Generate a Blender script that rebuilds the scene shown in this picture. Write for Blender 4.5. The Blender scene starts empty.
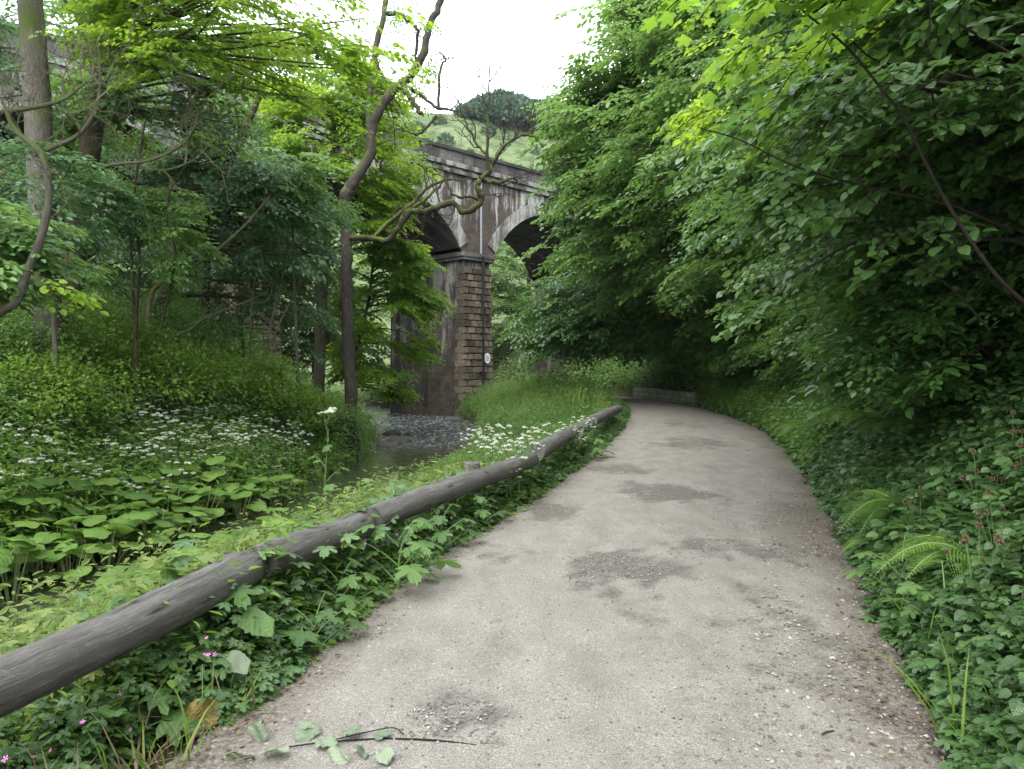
import bpy, math, random
import numpy as np
from mathutils import Vector, Matrix

R = math.radians
SC = bpy.context.scene
COL = SC.collection
rng = np.random.default_rng(7)

# ---------------------------------------------------------------- camera numbers
FOC, CX, CY, EYE = 740.0, 512.0, 384.5, 1.6
PITCH = math.atan(19.5 / FOC)

def at(px, py, Y):
    """point at depth Y on the sight line of a place in the picture"""
    u, v = (px - CX) / FOC, (CY - py) / FOC
    yw = math.cos(PITCH) + math.sin(PITCH) * v
    zw = -math.sin(PITCH) + math.cos(PITCH) * v
    t = Y / yw
    return np.array([u * t, Y, EYE + zw * t])

# ---------------------------------------------------------------- object bookkeeping
def tag(o, label=None, cat=None, group=None, kind=None):
    if label: o['label'] = label
    if cat: o['category'] = cat
    if group: o['group'] = group
    if kind: o['kind'] = kind
    return o

def thing(name, label, cat, loc=(0, 0, 0), rz=0.0, group=None):
    o = bpy.data.objects.new(name, None)
    COL.objects.link(o)
    o.location = [float(c) for c in loc]
    o.rotation_euler = (0, 0, rz)
    o.empty_display_size = 0.2
    return tag(o, label, cat, group)

def dup(root, loc, rz, scale=1.0, label=None, group=None):
    r = root.copy(); COL.objects.link(r)
    r.location = [float(c) for c in loc]; r.rotation_euler = (0, 0, rz); r.scale = (scale,) * 3
    if label: r['label'] = label
    if group: r['group'] = group
    for ch in root.children:
        c = ch.copy(); COL.objects.link(c); c.parent = r
    return r

# ---------------------------------------------------------------- mesh builder
class Geo:
    def __init__(self): self.parts = []; self.n = 0
    def add(self, v, f, m=0, tone=0.5, lc=None):
        v = np.asarray(v, np.float32).reshape(-1, 3)
        f = np.asarray(f, np.int32)
        if f.ndim == 1: f = f[None]
        t = np.broadcast_to(np.asarray(tone, np.float32), (len(f),))
        if lc is None: lc = np.zeros((len(v), 3), np.float32)
        self.parts.append((v, f + self.n, m, t, np.asarray(lc, np.float32)))
        self.n += len(v)
    def build(self, name, mats, parent=None, loc=None, smooth=False, lc=False):
        me = bpy.data.meshes.new(name)
        V = np.concatenate([p[0] for p in self.parts])
        cnt = np.concatenate([np.full(len(p[1]), p[1].shape[1], np.int32) for p in self.parts])
        idx = np.concatenate([p[1].ravel() for p in self.parts])
        mi = np.concatenate([np.full(len(p[1]), p[2], np.int32) for p in self.parts])
        tn = np.concatenate([p[3] for p in self.parts])
        if loc is not None: V = V - np.asarray(loc, np.float32)
        me.vertices.add(len(V)); me.vertices.foreach_set('co', V.ravel())
        me.loops.add(len(idx)); me.loops.foreach_set('vertex_index', idx)
        me.polygons.add(len(cnt))
        st = np.zeros(len(cnt), np.int32); st[1:] = np.cumsum(cnt)[:-1]
        me.polygons.foreach_set('loop_start', st)
        me.polygons.foreach_set('loop_total', cnt)
        me.polygons.foreach_set('material_index', mi)
        me.polygons.foreach_set('use_smooth', np.full(len(cnt), bool(smooth)))
        a = me.attributes.new('tone', 'FLOAT', 'FACE'); a.data.foreach_set('value', tn)
        if lc:
            L = np.concatenate([p[4] for p in self.parts])
            b = me.attributes.new('lc', 'FLOAT_VECTOR', 'POINT'); b.data.foreach_set('vector', L.ravel())
        for m in (mats if isinstance(mats, (list, tuple)) else [mats]): me.materials.append(m)
        me.update(calc_edges=True)
        o = bpy.data.objects.new(name, me); COL.objects.link(o)
        if parent is not None: o.parent = parent
        if loc is not None: o.location = [float(c) for c in loc]
        return o

def norm(a):
    a = np.asarray(a, float)
    return a / np.maximum(np.linalg.norm(a, axis=-1, keepdims=True), 1e-9)

def frames(d, n):
    """rotation matrices with columns (d, side, normal)"""
    x = norm(d); z = n - (n * x).sum(-1, keepdims=True) * x; z = norm(z); y = np.cross(z, x)
    return np.stack([x, y, z], axis=-1)

def scatter(g, T, pos, d, n, size, m=0, tone=0.5, lc=True, width=None):
    """copies of a small template (leaf, blade, stone) at pos, x axis along d, z axis near n"""
    tv, tfs = T
    N = len(pos)
    if N == 0: return
    F = frames(np.asarray(d, float), np.asarray(n, float))
    s = np.broadcast_to(np.asarray(size, float), (N,))
    loc = np.broadcast_to(tv[None], (N,) + tv.shape) * s[:, None, None]
    if width is not None:
        loc = loc * np.stack([np.ones(N), np.broadcast_to(width, (N,)), np.ones(N)], -1)[:, None, :]
    V = np.einsum('nij,nkj->nki', F, loc) + np.asarray(pos)[:, None, :]
    k = len(tv)
    base = (np.arange(N) * k)[:, None, None]
    lcv = np.tile(tv, (N, 1)) if lc else None
    t = np.broadcast_to(np.asarray(tone, float), (N,))
    n0 = g.n
    for i, tf in enumerate(tfs):
        f = (tf[None] + base).reshape(-1, tf.shape[1])
        if i == 0:
            g.add(V.reshape(-1, 3), f, m, np.repeat(t, len(tf)), lcv)
        else:
            g.parts.append((np.zeros((0, 3), np.float32), (f + n0).astype(np.int32), m,
                            np.repeat(t, len(tf)).astype(np.float32), np.zeros((0, 3), np.float32)))

def tube(g, pts, rad, sides=6, m=0, tone=0.5, cap=False, rough=0.0, seed=0):
    P = np.asarray(pts, float); n = len(P)
    rad = np.broadcast_to(np.asarray(rad, float), (n,))
    T = norm(np.gradient(P, axis=0))
    ref = np.array([0, 0, 1.0]) if abs(T[0][2]) < 0.9 else np.array([1.0, 0, 0])
    u = norm(np.cross(T[0], ref))
    U = []
    for i in range(n):
        u = u - np.dot(u, T[i]) * T[i]; u = u / max(np.linalg.norm(u), 1e-9); U.append(u)
    U = np.array(U); W = np.cross(T, U)
    a = np.linspace(0, 2 * math.pi, sides, endpoint=False)
    rr = rad[:, None] * np.ones((1, sides))
    if rough:
        q = np.random.default_rng(seed)
        rr = rr * (1 + rough * (q.random((n, sides)) - .5) * 2)
    V = P[:, None, :] + rr[..., None] * (np.cos(a)[None, :, None] * U[:, None] + np.sin(a)[None, :, None] * W[:, None])
    i = np.arange(n - 1)[:, None] * sides; j = np.arange(sides)[None]; j2 = (j + 1) % sides
    F = np.stack([i + j, i + j2, i + sides + j2, i + sides + j], -1).reshape(-1, 4)
    ln = np.concatenate([[0], np.cumsum(np.linalg.norm(np.diff(P, axis=0), axis=1))])
    lc = np.stack([np.repeat(ln, sides), np.tile(a, n), np.repeat(rad, sides)], -1)
    g.add(V.reshape(-1, 3), F, m, tone, lc)
    if cap:
        b = g.n - n * sides
        g.parts.append((np.zeros((0, 3), np.float32), (np.arange(sides)[::-1][None] + b).astype(np.int32), m, np.array([tone], np.float32), np.zeros((0, 3), np.float32)))
        g.parts.append((np.zeros((0, 3), np.float32), (np.arange(sides)[None] + b + (n - 1) * sides).astype(np.int32), m, np.array([tone], np.float32), np.zeros((0, 3), np.float32)))

def smooth_line(pts, rad, k=5):
    """Catmull-Rom through the points, radii interpolated"""
    P = np.asarray(pts, float); Q = np.vstack([2 * P[0] - P[1], P, 2 * P[-1] - P[-2]])
    out, ro = [], []
    for i in range(len(P) - 1):
        a, b, c, d = Q[i], Q[i + 1], Q[i + 2], Q[i + 3]
        for t in np.linspace(0, 1, k, endpoint=False):
            out.append(.5 * ((2 * b) + (c - a) * t + (2 * a - 5 * b + 4 * c - d) * t * t + (3 * b - a - 3 * c + d) * t ** 3))
            ro.append(rad[i] * (1 - t) + rad[i + 1] * t)
    out.append(P[-1]); ro.append(rad[-1])
    return np.array(out), np.array(ro)

def box(g, lo, hi, m=0, tone=0.5):
    x0, y0, z0 = lo; x1, y1, z1 = hi
    v = [(x0, y0, z0), (x1, y0, z0), (x1, y1, z0), (x0, y1, z0), (x0, y0, z1), (x1, y0, z1), (x1, y1, z1), (x0, y1, z1)]
    g.add(v, [(0, 3, 2, 1), (4, 5, 6, 7), (0, 1, 5, 4), (1, 2, 6, 5), (2, 3, 7, 6), (3, 0, 4, 7)], m, tone)

# smooth pseudo noise of position
_w = np.random.default_rng(3)
_K = [(_w.normal(size=(2,)), _w.random() * 6.28) for _ in range(24)]
def nz(x, y, f=1.0):
    s = 0
    for i, (k, p) in enumerate(_K):
        q = 1 + (i // 8)
        s = s + np.sin(f * q * 1.7 * (k[0] * x + k[1] * y) + p) / q
    return s / 6.0

# ---------------------------------------------------------------- leaf templates: x along the leaf, y across, z up
def _t(v, *fs): return (np.array(v, float), [np.array(f, int) for f in fs])
LEAF = _t([(0, 0, 0), (.28, -.30, .05), (.72, -.25, .02), (1, 0, -.10), (.72, .25, .02), (.28, .30, .05)],
          [(0, 1, 2, 3), (0, 3, 4, 5)])
NARROW = _t([(0, 0, 0), (.3, -.17, .04), (.7, -.13, 0), (1, 0, -.16), (.7, .13, 0), (.3, .17, .04)],
            [(0, 1, 2, 3), (0, 3, 4, 5)])
KITE = _t([(0, 0, 0), (.45, -.34, .06), (1, 0, -.08), (.45, .34, .06)], [(0, 1, 2), (0, 2, 3)])
def _ovate():
    xs = [0.0, .12, .3, .52, .72, .87, 1.0]; w = [.0, .29, .41, .41, .31, .17, 0]
    zc = [0, .02, .03, .015, -.03, -.08, -.14]
    v = [(xs[i], 0, zc[i] - .03 * (0 < i < 6)) for i in range(7)]
    for s in (-1, 1):
        for i in range(1, 6): v.append((xs[i] - (.07 if i == 1 else .03), s * w[i], zc[i] + .035 - .025 * (i % 2)))
    q, t = [], []
    for k, s in ((7, -1), (12, 1)):
        e = lambda i: k + i - 1
        for i in range(1, 5):
            f = (i, e(i), e(i + 1), i + 1); q.append(f if s < 0 else f[::-1])
        f = (0, e(1), 1); t.append(f if s < 0 else f[::-1])
        f = (5, e(5), 6); t.append(f if s < 0 else f[::-1])
    return _t(v, q, t)
OVATE = _ovate()
def _palmate(lobes, depth, curl=.08):
    out = []
    for a, r in lobes:
        out.append((a, r))
    v = [(0.28, 0, 0.03)]
    for a, r in out:
        a = R(a); x, y = .28 + r * math.cos(a), r * math.sin(a)
        v.append((x, y, -curl * r * r * 2 + .03))
    n = len(out)
    return _t(v, [(0, i + 1, i + 2) for i in range(n - 1)])
SYCAMORE = _palmate([(-178, .28), (-140, .40), (-118, .52), (-100, .36), (-78, .44), (-60, .62), (-48, .58), (-30, .36), (-14, .58),
                     (0, .74), (14, .58), (30, .36), (48, .58), (60, .62), (78, .44), (100, .36), (118, .52), (140, .40), (178, .28)], .3)
HOGWEED = _palmate([(-175, .30), (-150, .42), (-120, .55), (-105, .30), (-85, .52), (-66, .60), (-52, .42), (-44, .24), (-30, .44), (-16, .62), (-6, .60),
                    (0, .74), (6, .60), (16, .62), (30, .44), (44, .24), (52, .42), (66, .60), (85, .52), (105, .30), (120, .55), (150, .42), (175, .30)], .3, .16)
def _round(n=20, seed=0, cup=.16):
    q = np.random.default_rng(seed)
    v = [(0, 0, 0)]
    a = np.linspace(R(-160), R(160), n)
    ph = q.random(3) * 6.28
    for r, w in ((.27, .3), (.5, 1.0)):
        for i, t in enumerate(a):
            rr = r * (1 + .05 * math.sin(5 * t + ph[0]) * w + .05 * w * (i % 2))
            z = -cup * r * r * 2 + .05 * w * math.sin(4 * t + ph[1]) * r * 2 + .04 * (r < .3)
            v.append((rr * math.cos(t) + .08, rr * math.sin(t), z))
    t3 = [(0, i + 1, i + 2) for i in range(n - 1)]
    q4 = [(i + 1, n + i + 1, n + i + 2, i + 2) for i in range(n - 1)]
    return _t(v, t3, q4)
ROUND = [_round(seed=i) for i in range(3)]
BLADE = _t([(0, -.018, 0), (0, .018, 0), (.4, .016, .04), (.4, -.016, .04), (.75, .010, -.02), (.75, -.010, -.02), (1, 0, -.16)],
           [(0, 3, 2, 1), (3, 5, 4, 2)], [(5, 6, 4)])
STONE = _t([(1, 0, 0), (0, .8, 0), (-.9, .1, .05), (.05, -.75, 0), (.1, .05, .6), (0, 0, -.5)],
           [(0, 1, 4), (1, 2, 4), (2, 3, 4), (3, 0, 4), (1, 0, 5), (2, 1, 5), (3, 2, 5), (0, 3, 5)])
def _flower():
    v, f = [(0, 0, 0)], []
    for k in range(5):
        a = 2 * math.pi * k / 5
        for da, r in ((-.32, .7), (0, 1), (.32, .7)): v.append((r * math.cos(a + da), r * math.sin(a + da), .15 * r))
        f.append((0, 1 + 3 * k, 2 + 3 * k, 3 + 3 * k))
    return _t(v, f)
FLOWER = _flower()
# ---------------------------------------------------------------- materials
class NT:
    def __init__(self, name):
        self.mat = bpy.data.materials.new(name); self.mat.use_nodes = True
        self.t = self.mat.node_tree; self.t.nodes.clear()
    def n(self, kind, **kw):
        nd = self.t.nodes.new(kind)
        for k, v in kw.items():
            if k.startswith('i_'):
                nd.inputs[k[2:].replace('_', ' ')].default_value = v
            else: setattr(nd, k, v)
        return nd
    def l(self, a, b): self.t.links.new(a, b)
    def attr(self, name): return self.n('ShaderNodeAttribute', attribute_name=name)
    def ramp(self, src, stops, interp='LINEAR'):
        r = self.n('ShaderNodeValToRGB'); e = r.color_ramp.elements; r.color_ramp.interpolation = interp
        while len(e) < len(stops): e.new(0.5)
        for i, (p, c) in enumerate(stops):
            e[i].position = p
            e[i].color = (c, c, c, 1) if isinstance(c, (int, float)) else (*c, 1)
        self.l(src, r.inputs[0]); return r.outputs[0]
    def noise(self, scale, vec=None, detail=4, rough=.55, dist=0.0):
        nd = self.n('ShaderNodeTexNoise'); nd.inputs['Scale'].default_value = scale
        nd.inputs['Detail'].default_value = detail; nd.inputs['Roughness'].default_value = rough
        nd.inputs['Distortion'].default_value = dist
        if vec is not None: self.l(vec, nd.inputs['Vector'])
        return nd.outputs[0]
    def mapped(self, src, scale=(1, 1, 1), loc=(0, 0, 0)):
        m = self.n('ShaderNodeMapping'); m.inputs['Scale'].default_value = scale; m.inputs['Location'].default_value = loc
        self.l(src, m.inputs['Vector']); return m.outputs[0]
    def obj(self): return self.n('ShaderNodeTexCoord').outputs['Object']
    def mix(self, fac, a, b, mode='MIX'):
        m = self.n('ShaderNodeMix', data_type='RGBA', blend_type=mode)
        for s, k in ((fac, 0), (a, 6), (b, 7)):
            if isinstance(s, (int, float)): m.inputs[k].default_value = s if k == 0 else (s, s, s, 1)
            elif isinstance(s, tuple): m.inputs[k].default_value = (*s, 1)
            else: self.l(s, m.inputs[k])
        return m.outputs[2]
    def math(self, op, a, b=0.0, clamp=False):
        m = self.n('ShaderNodeMath', operation=op, use_clamp=clamp)
        for k, s in ((0, a), (1, b)):
            if isinstance(s, (int, float)): m.inputs[k].default_value = s
            else: self.l(s, m.inputs[k])
        return m.outputs[0]
    def bump(self, h, strength=.3, dist=.02, normal=None):
        b = self.n('ShaderNodeBump'); b.inputs['Strength'].default_value = strength; b.inputs['Distance'].default_value = dist
        self.l(h, b.inputs['Height'])
        if normal is not None: self.l(normal, b.inputs['Normal'])
        return b.outputs[0]
    def principled(self, col, rough=.7, spec=.4, normal=None):
        p = self.n('ShaderNodeBsdfPrincipled')
        for s, k in ((col, 'Base Color'), (rough, 'Roughness')):
            if isinstance(s, (int, float)): p.inputs[k].default_value = s
            elif isinstance(s, tuple): p.inputs[k].default_value = (*s, 1)
            else: self.l(s, p.inputs[k])
        p.inputs['Specular IOR Level'].default_value = spec
        if normal is not None: self.l(normal, p.inputs['Normal'])
        return p
    def done(self, shader):
        o = self.n('ShaderNodeOutputMaterial'); self.l(shader.outputs[0], o.inputs[0]); return self.mat

def name_key(n): return {'hazel_leaf': 'hazel', 'hazel_leaf_veined': 'hazel_near', 'shade_herb_leaf': 'herb_dark'}.get(n, n)

def leaf_mat(name, dark, mid, light, trans=(.16, .30, .03), fac=.38, rough=.38, spec=.5, veins=False, vscale=9.0):
    sat = .05 if name in ('herb_leaf', 'bright_leaf', 'grass_blade', 'butterbur_leaf', 'sycamore_leaf', 'fern_leaf') else .15
    def ds(k, v):
        l = .3 * k[0] + .6 * k[1] + .1 * k[2]
        return tuple((x + (l - x) * sat) * v for x in k)
    val = {'hazel': 1.28, 'hazel_near': 1.20, 'herb_dark': 1.0, 'mid_leaf': 1.1}.get(name_key(name), 1.0)
    dark, mid, light, trans = ds(dark, val * .8), ds(mid, val), ds(light, val * 1.05), ds(trans, val)
    t = NT(name)
    tone = t.attr('tone').outputs['Fac']
    c = t.ramp(tone, [(0.0, dark), (.5, mid), (1.0, light)])
    nrm = None
    if veins:
        lc = t.attr('lc').outputs['Vector']
        s = t.n('ShaderNodeSeparateXYZ'); t.l(lc, s.inputs[0])
        ay = t.math('ABSOLUTE', s.outputs[1])
        w = t.math('SINE', t.math('MULTIPLY', t.math('SUBTRACT', s.outputs[0], t.math('MULTIPLY', ay, .9)), vscale * 6.28))
        side = t.math('POWER', t.math('MULTIPLY', t.math('ADD', w, 1.0), .5), 10.0)
        midr = t.math('SUBTRACT', 1.0, t.math('MULTIPLY', ay, 30.0), True)
        v = t.math('MAXIMUM', t.math('MULTIPLY', side, .6), midr)
        c = t.mix(t.math('MULTIPLY', v, .22), c, (.17, .26, .08))
        nrm = t.bump(w, .2, .01)
    p = t.principled(c, rough, spec, nrm)
    tr = t.n('ShaderNodeBsdfTranslucent')
    tc = t.mix(.5, t.mix(1.0, c, 2.0, 'MULTIPLY'), trans)
    t.l(tc, tr.inputs[0])
    m = t.n('ShaderNodeMixShader'); m.inputs[0].default_value = fac
    t.l(p.outputs[0], m.inputs[1]); t.l(tr.outputs[0], m.inputs[2])
    return t.done(m)

M = {}
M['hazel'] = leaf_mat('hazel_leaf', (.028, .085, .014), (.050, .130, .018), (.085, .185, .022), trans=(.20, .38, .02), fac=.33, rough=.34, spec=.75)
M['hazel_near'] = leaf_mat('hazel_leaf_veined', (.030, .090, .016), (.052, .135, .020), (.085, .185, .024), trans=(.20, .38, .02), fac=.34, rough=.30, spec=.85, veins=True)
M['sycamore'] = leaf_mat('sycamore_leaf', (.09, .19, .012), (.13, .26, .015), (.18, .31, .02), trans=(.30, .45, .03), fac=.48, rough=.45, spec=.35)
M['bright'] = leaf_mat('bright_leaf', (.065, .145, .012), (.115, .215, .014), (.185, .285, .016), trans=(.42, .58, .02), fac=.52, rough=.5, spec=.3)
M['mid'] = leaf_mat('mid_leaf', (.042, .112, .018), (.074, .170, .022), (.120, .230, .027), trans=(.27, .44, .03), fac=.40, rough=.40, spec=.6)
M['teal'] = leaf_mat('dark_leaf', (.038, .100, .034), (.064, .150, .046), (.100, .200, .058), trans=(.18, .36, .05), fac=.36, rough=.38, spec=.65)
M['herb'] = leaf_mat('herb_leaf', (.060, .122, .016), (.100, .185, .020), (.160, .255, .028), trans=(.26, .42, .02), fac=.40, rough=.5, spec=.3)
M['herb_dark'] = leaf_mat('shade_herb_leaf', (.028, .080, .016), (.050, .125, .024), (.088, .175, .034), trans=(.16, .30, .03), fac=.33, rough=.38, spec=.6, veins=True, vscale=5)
M['fern'] = leaf_mat('fern_leaf', (.06, .15, .015), (.10, .21, .025), (.15, .26, .035), fac=.40, rough=.5, spec=.3)
M['grass'] = leaf_mat('grass_blade', (.060, .130, .014), (.115, .200, .020), (.220, .270, .045), trans=(.28, .40, .04), fac=.40, rough=.55, spec=.3)
M['butterbur'] = leaf_mat('butterbur_leaf', (.070, .150, .026), (.108, .205, .032), (.16, .26, .045), trans=(.26, .42, .03), fac=.38, rough=.55, spec=.3, veins=True, vscale=5)
M['hogweed'] = leaf_mat('hogweed_leaf', (.050, .125, .022), (.080, .170, .028), (.11, .215, .04), trans=(.2, .36, .03), fac=.36, rough=.45, spec=.35, veins=True, vscale=6)
M['verge'] = leaf_mat('verge_leaf', (.052, .105, .016), (.098, .165, .020), (.175, .220, .030), trans=(.24, .34, .04), fac=.36, rough=.5, spec=.4)
M['wilted'] = leaf_mat('wilted_leaf', (.12, .17, .09), (.20, .25, .15), (.28, .32, .22), trans=(.2, .25, .1), fac=.2, rough=.6, veins=True)
M['yellow'] = leaf_mat('yellow_dead_leaf', (.17, .12, .015), (.23, .165, .02), (.29, .215, .035), trans=(.4, .3, .03), fac=.25, rough=.6, veins=True)
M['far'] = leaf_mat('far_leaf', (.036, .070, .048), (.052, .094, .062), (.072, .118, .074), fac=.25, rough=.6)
M['far_bright'] = leaf_mat('far_bright_leaf', (.06, .13, .02), (.10, .19, .03), (.15, .25, .04), fac=.4, rough=.6)
M['brown'] = leaf_mat('brown_leaf', (.07, .045, .02), (.13, .085, .04), (.20, .14, .07), trans=(.2, .12, .05), fac=.15, rough=.7)

def plain(name, col, rough=.6, spec=.3, var=.25, scale=30):
    t = NT(name)
    n = t.noise(scale, t.obj())
    c = t.mix(t.math('MULTIPLY', n, var * 2), col, tuple(x * .45 for x in col))
    return t.done(t.principled(c, rough, spec, t.bump(n, .2, .01)))
M['white_flower'] = plain('white_petal', (.64, .67, .55), .7, .2, .1)
M['pink_flower'] = plain('pink_petal', (.62, .22, .52), .7, .2, .1)
M['yellow_flower'] = plain('yellow_petal', (.75, .50, .03), .7, .2, .1)
M['stem'] = plain('green_stem', (.10, .17, .05), .55)
M['pale_stem'] = plain('pale_stem', (.20, .22, .10), .6)
M['seed'] = plain('brown_seedhead', (.17, .115, .07), .8, .2, .4, 200)

def bark_mat(name, a, b, moss=0.0, mosscol=(.075, .10, .02), groove=14.0):
    t = NT(name)
    lc = t.attr('lc').outputs['Vector']
    s = t.n('ShaderNodeSeparateXYZ'); t.l(lc, s.inputs[0])
    cmb = t.n('ShaderNodeCombineXYZ')
    t.l(t.math('MULTIPLY', s.outputs[0], 1.6), cmb.inputs[0])
    t.l(t.math('MULTIPLY', t.math('COSINE', s.outputs[1]), 1.0), cmb.inputs[1])
    t.l(t.math('MULTIPLY', t.math('SINE', s.outputs[1]), 1.0), cmb.inputs[2])
    n1 = t.noise(groove * .5, t.mapped(cmb.outputs[0], (.6, 1, 1)), 6, .65, .6)
    n2 = t.noise(2.2, t.obj(), 3)
    c = t.ramp(n1, [(.3, a), (.62, b)])
    lich = t.ramp(t.noise(9, t.obj(), 5, .7), [(.55, 0.0), (.68, 1.0)])
    c = t.mix(t.math('MULTIPLY', lich, .35), c, tuple(min(1, x * 1.7 + .02) for x in b))
    if moss:
        g = t.n('ShaderNodeNewGeometry'); sx = t.n('ShaderNodeSeparateXYZ'); t.l(g.outputs['Normal'], sx.inputs[0])
        up = t.math('ADD', t.math('MULTIPLY', sx.outputs[2], .45), t.math('MULTIPLY', n2, 1.0))
        f = t.ramp(up, [(.62 - moss * .4, 0.0), (.85 - moss * .4, 1.0)])
        c = t.mix(f, c, mosscol)
    return t.done(t.principled(c, .85, .2, t.bump(n1, .9, .03)))
M['bark'] = bark_mat('grey_brown_bark', (.030, .024, .018), (.115, .098, .078))
M['bark_red'] = bark_mat('red_brown_bark', (.018, .014, .012), (.080, .064, .054), moss=.2)
M['bark_moss'] = bark_mat('mossy_bark', (.016, .013, .010), (.060, .048, .035), moss=.42)
M['bark_grey'] = bark_mat('pale_grey_bark', (.045, .040, .032), (.135, .122, .100), moss=.35)
M['bark_ivy'] = bark_mat('dark_rough_bark', (.022, .017, .012), (.085, .066, .045), moss=.35)
M['twig'] = bark_mat('dead_twig_bark', (.09, .075, .05), (.24, .205, .145), moss=.25, groove=30)
M['twig_dark'] = bark_mat('dark_twig_bark', (.018, .014, .010), (.06, .045, .033))

# ---- ground, road, water, log
def ground_mat():
    t = NT('soil')
    p = t.obj()
    n = t.noise(2.5, p, 6); n2 = t.noise(22, p, 5)
    c = t.mix(n, (.035, .026, .017), (.045, .060, .020))
    c = t.mix(t.ramp(n2, [(.5, 0.0), (.7, .6)]), c, (.085, .067, .045))
    return t.done(t.principled(c, .95, .1, t.bump(n2, .8, .05)))
M['soil'] = ground_mat()

def road_mat():
    t = NT('limestone_track')
    p = t.obj()
    big = t.noise(.55, p, 3); med = t.noise(2.6, t.mapped(p, (1.6, .8, 1)), 5, .6); fine = t.noise(42, p, 4, .75); grit = t.noise(150, p, 2, .8)
    c = t.mix(t.ramp(med, [(.30, 0.0), (.70, 1.0)]), (.172, .157, .136), (.266, .247, .217))
    c = t.mix(t.ramp(big, [(.35, 0.0), (.65, .5)]), c, (.228, .212, .186))
    dk = t.ramp(fine, [(.30, 1.0), (.46, 0.0)])
    c = t.mix(t.math('MULTIPLY', dk, .75), c, (.16, .14, .115))
    lt = t.ramp(fine, [(.58, 0.0), (.74, 1.0)])
    c = t.mix(t.math('MULTIPLY', lt, .55), c, (.50, .48, .44))
    g = t.ramp(grit, [(.34, .38), (.50, 1.0), (.66, 1.5)])
    c = t.mix(.85, c, g, 'MULTIPLY')
    v = t.n('ShaderNodeTexVoronoi'); v.inputs['Scale'].default_value = 26; t.l(p, v.inputs['Vector'])
    peb = t.ramp(v.outputs['Distance'], [(.10, 1.0), (.22, 0.0)])
    sel = t.ramp(t.noise(9, p, 3), [(.50, 0.0), (.62, 1.0)])
    pm = t.math('MULTIPLY', peb, sel)
    c = t.mix(t.math('MULTIPLY', pm, .6), c, t.mix(v.outputs['Color'], (.13, .115, .10), (.40, .37, .33)))
    wear = t.attr('wear').outputs['Fac']
    ragged = t.math('ADD', wear, t.math('MULTIPLY', t.math('SUBTRACT', t.noise(7, p, 5, .7), .5), 1.1))
    wf = t.ramp(ragged, [(.26, 0.0), (.62, 1.0)])
    wc = t.mix(t.ramp(fine, [(.35, 0.0), (.65, 1.0)]), (.055, .050, .044), (.175, .162, .142))
    c = t.mix(t.math('MULTIPLY', wf, .85), c, wc)
    dirt = t.attr('edge').outputs['Fac']
    df = t.ramp(t.math('ADD', dirt, t.math('MULTIPLY', t.math('SUBTRACT', t.noise(3.5, p, 6, .7), .5), .9)), [(.35, 0.0), (.85, 1.0)])
    dc = t.mix(t.ramp(fine, [(.40, 0.0), (.70, 1.0)]), (.075, .058, .042), (.26, .235, .20))
    c = t.mix(t.math('MULTIPLY', df, .88), c, dc)
    h = t.math('ADD', t.math('ADD', t.math('MULTIPLY', fine, 1.0), t.math('MULTIPLY', grit, .5)), t.math('MULTIPLY', pm, .6))
    return t.done(t.principled(c, .92, .2, t.bump(h, .75, .018)))
M['road'] = road_mat()

def stone_mat(name, a, b):
    t = NT(name)
    tone = t.attr('tone').outputs['Fac']
    c = t.mix(tone, a, b)
    n = t.noise(14, t.obj(), 5, .7)
    c = t.mix(t.ramp(n, [(.35, .5), (.6, 0.0)]), c, tuple(x * .4 for x in a))
    return t.done(t.principled(c, .9, .2, t.bump(n, .4, .01)))
M['gravel'] = stone_mat('gravel_stone', (.10, .09, .078), (.36, .34, .305))
M['boulder'] = stone_mat('river_stone', (.05, .047, .04), (.16, .15, .13))

def water_mat():
    t = NT('river_water')
    p = t.obj()
    s = t.n('ShaderNodeSeparateXYZ'); t.l(p, s.inputs[0])
    rap = t.ramp(t.math('MULTIPLY', s.outputs[1], .02), [(.44, 0.0), (.52, 1.0)])
    n1 = t.noise(2.2, t.mapped(p, (1.6, .7, 1)), 4, .6, .8)
    n2 = t.noise(3.6, t.mapped(p, (1.5, .45, 1)), 4, .62, 1.2)
    h = t.math('ADD', t.math('MULTIPLY', n1, .25), t.math('MULTIPLY', t.math('MULTIPLY', n2, rap), .35))
    foam_glint = t.math('MULTIPLY', t.ramp(n2, [(.48, 0.0), (.64, 1.0)]), rap)  # foam streaks, also painted pale for sky reflected on the ripples
    c = t.mix(rap, (.045, .052, .028), (.060, .066, .058))
    c = t.mix(t.math('MULTIPLY', foam_glint, .75), c, (.40, .43, .47))
    rg = t.math('ADD', .04, t.math('MULTIPLY', rap, .05))
    return t.done(t.principled(c, rg, 1.0, t.bump(h, .8, .16)))
M['water'] = water_mat()

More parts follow.
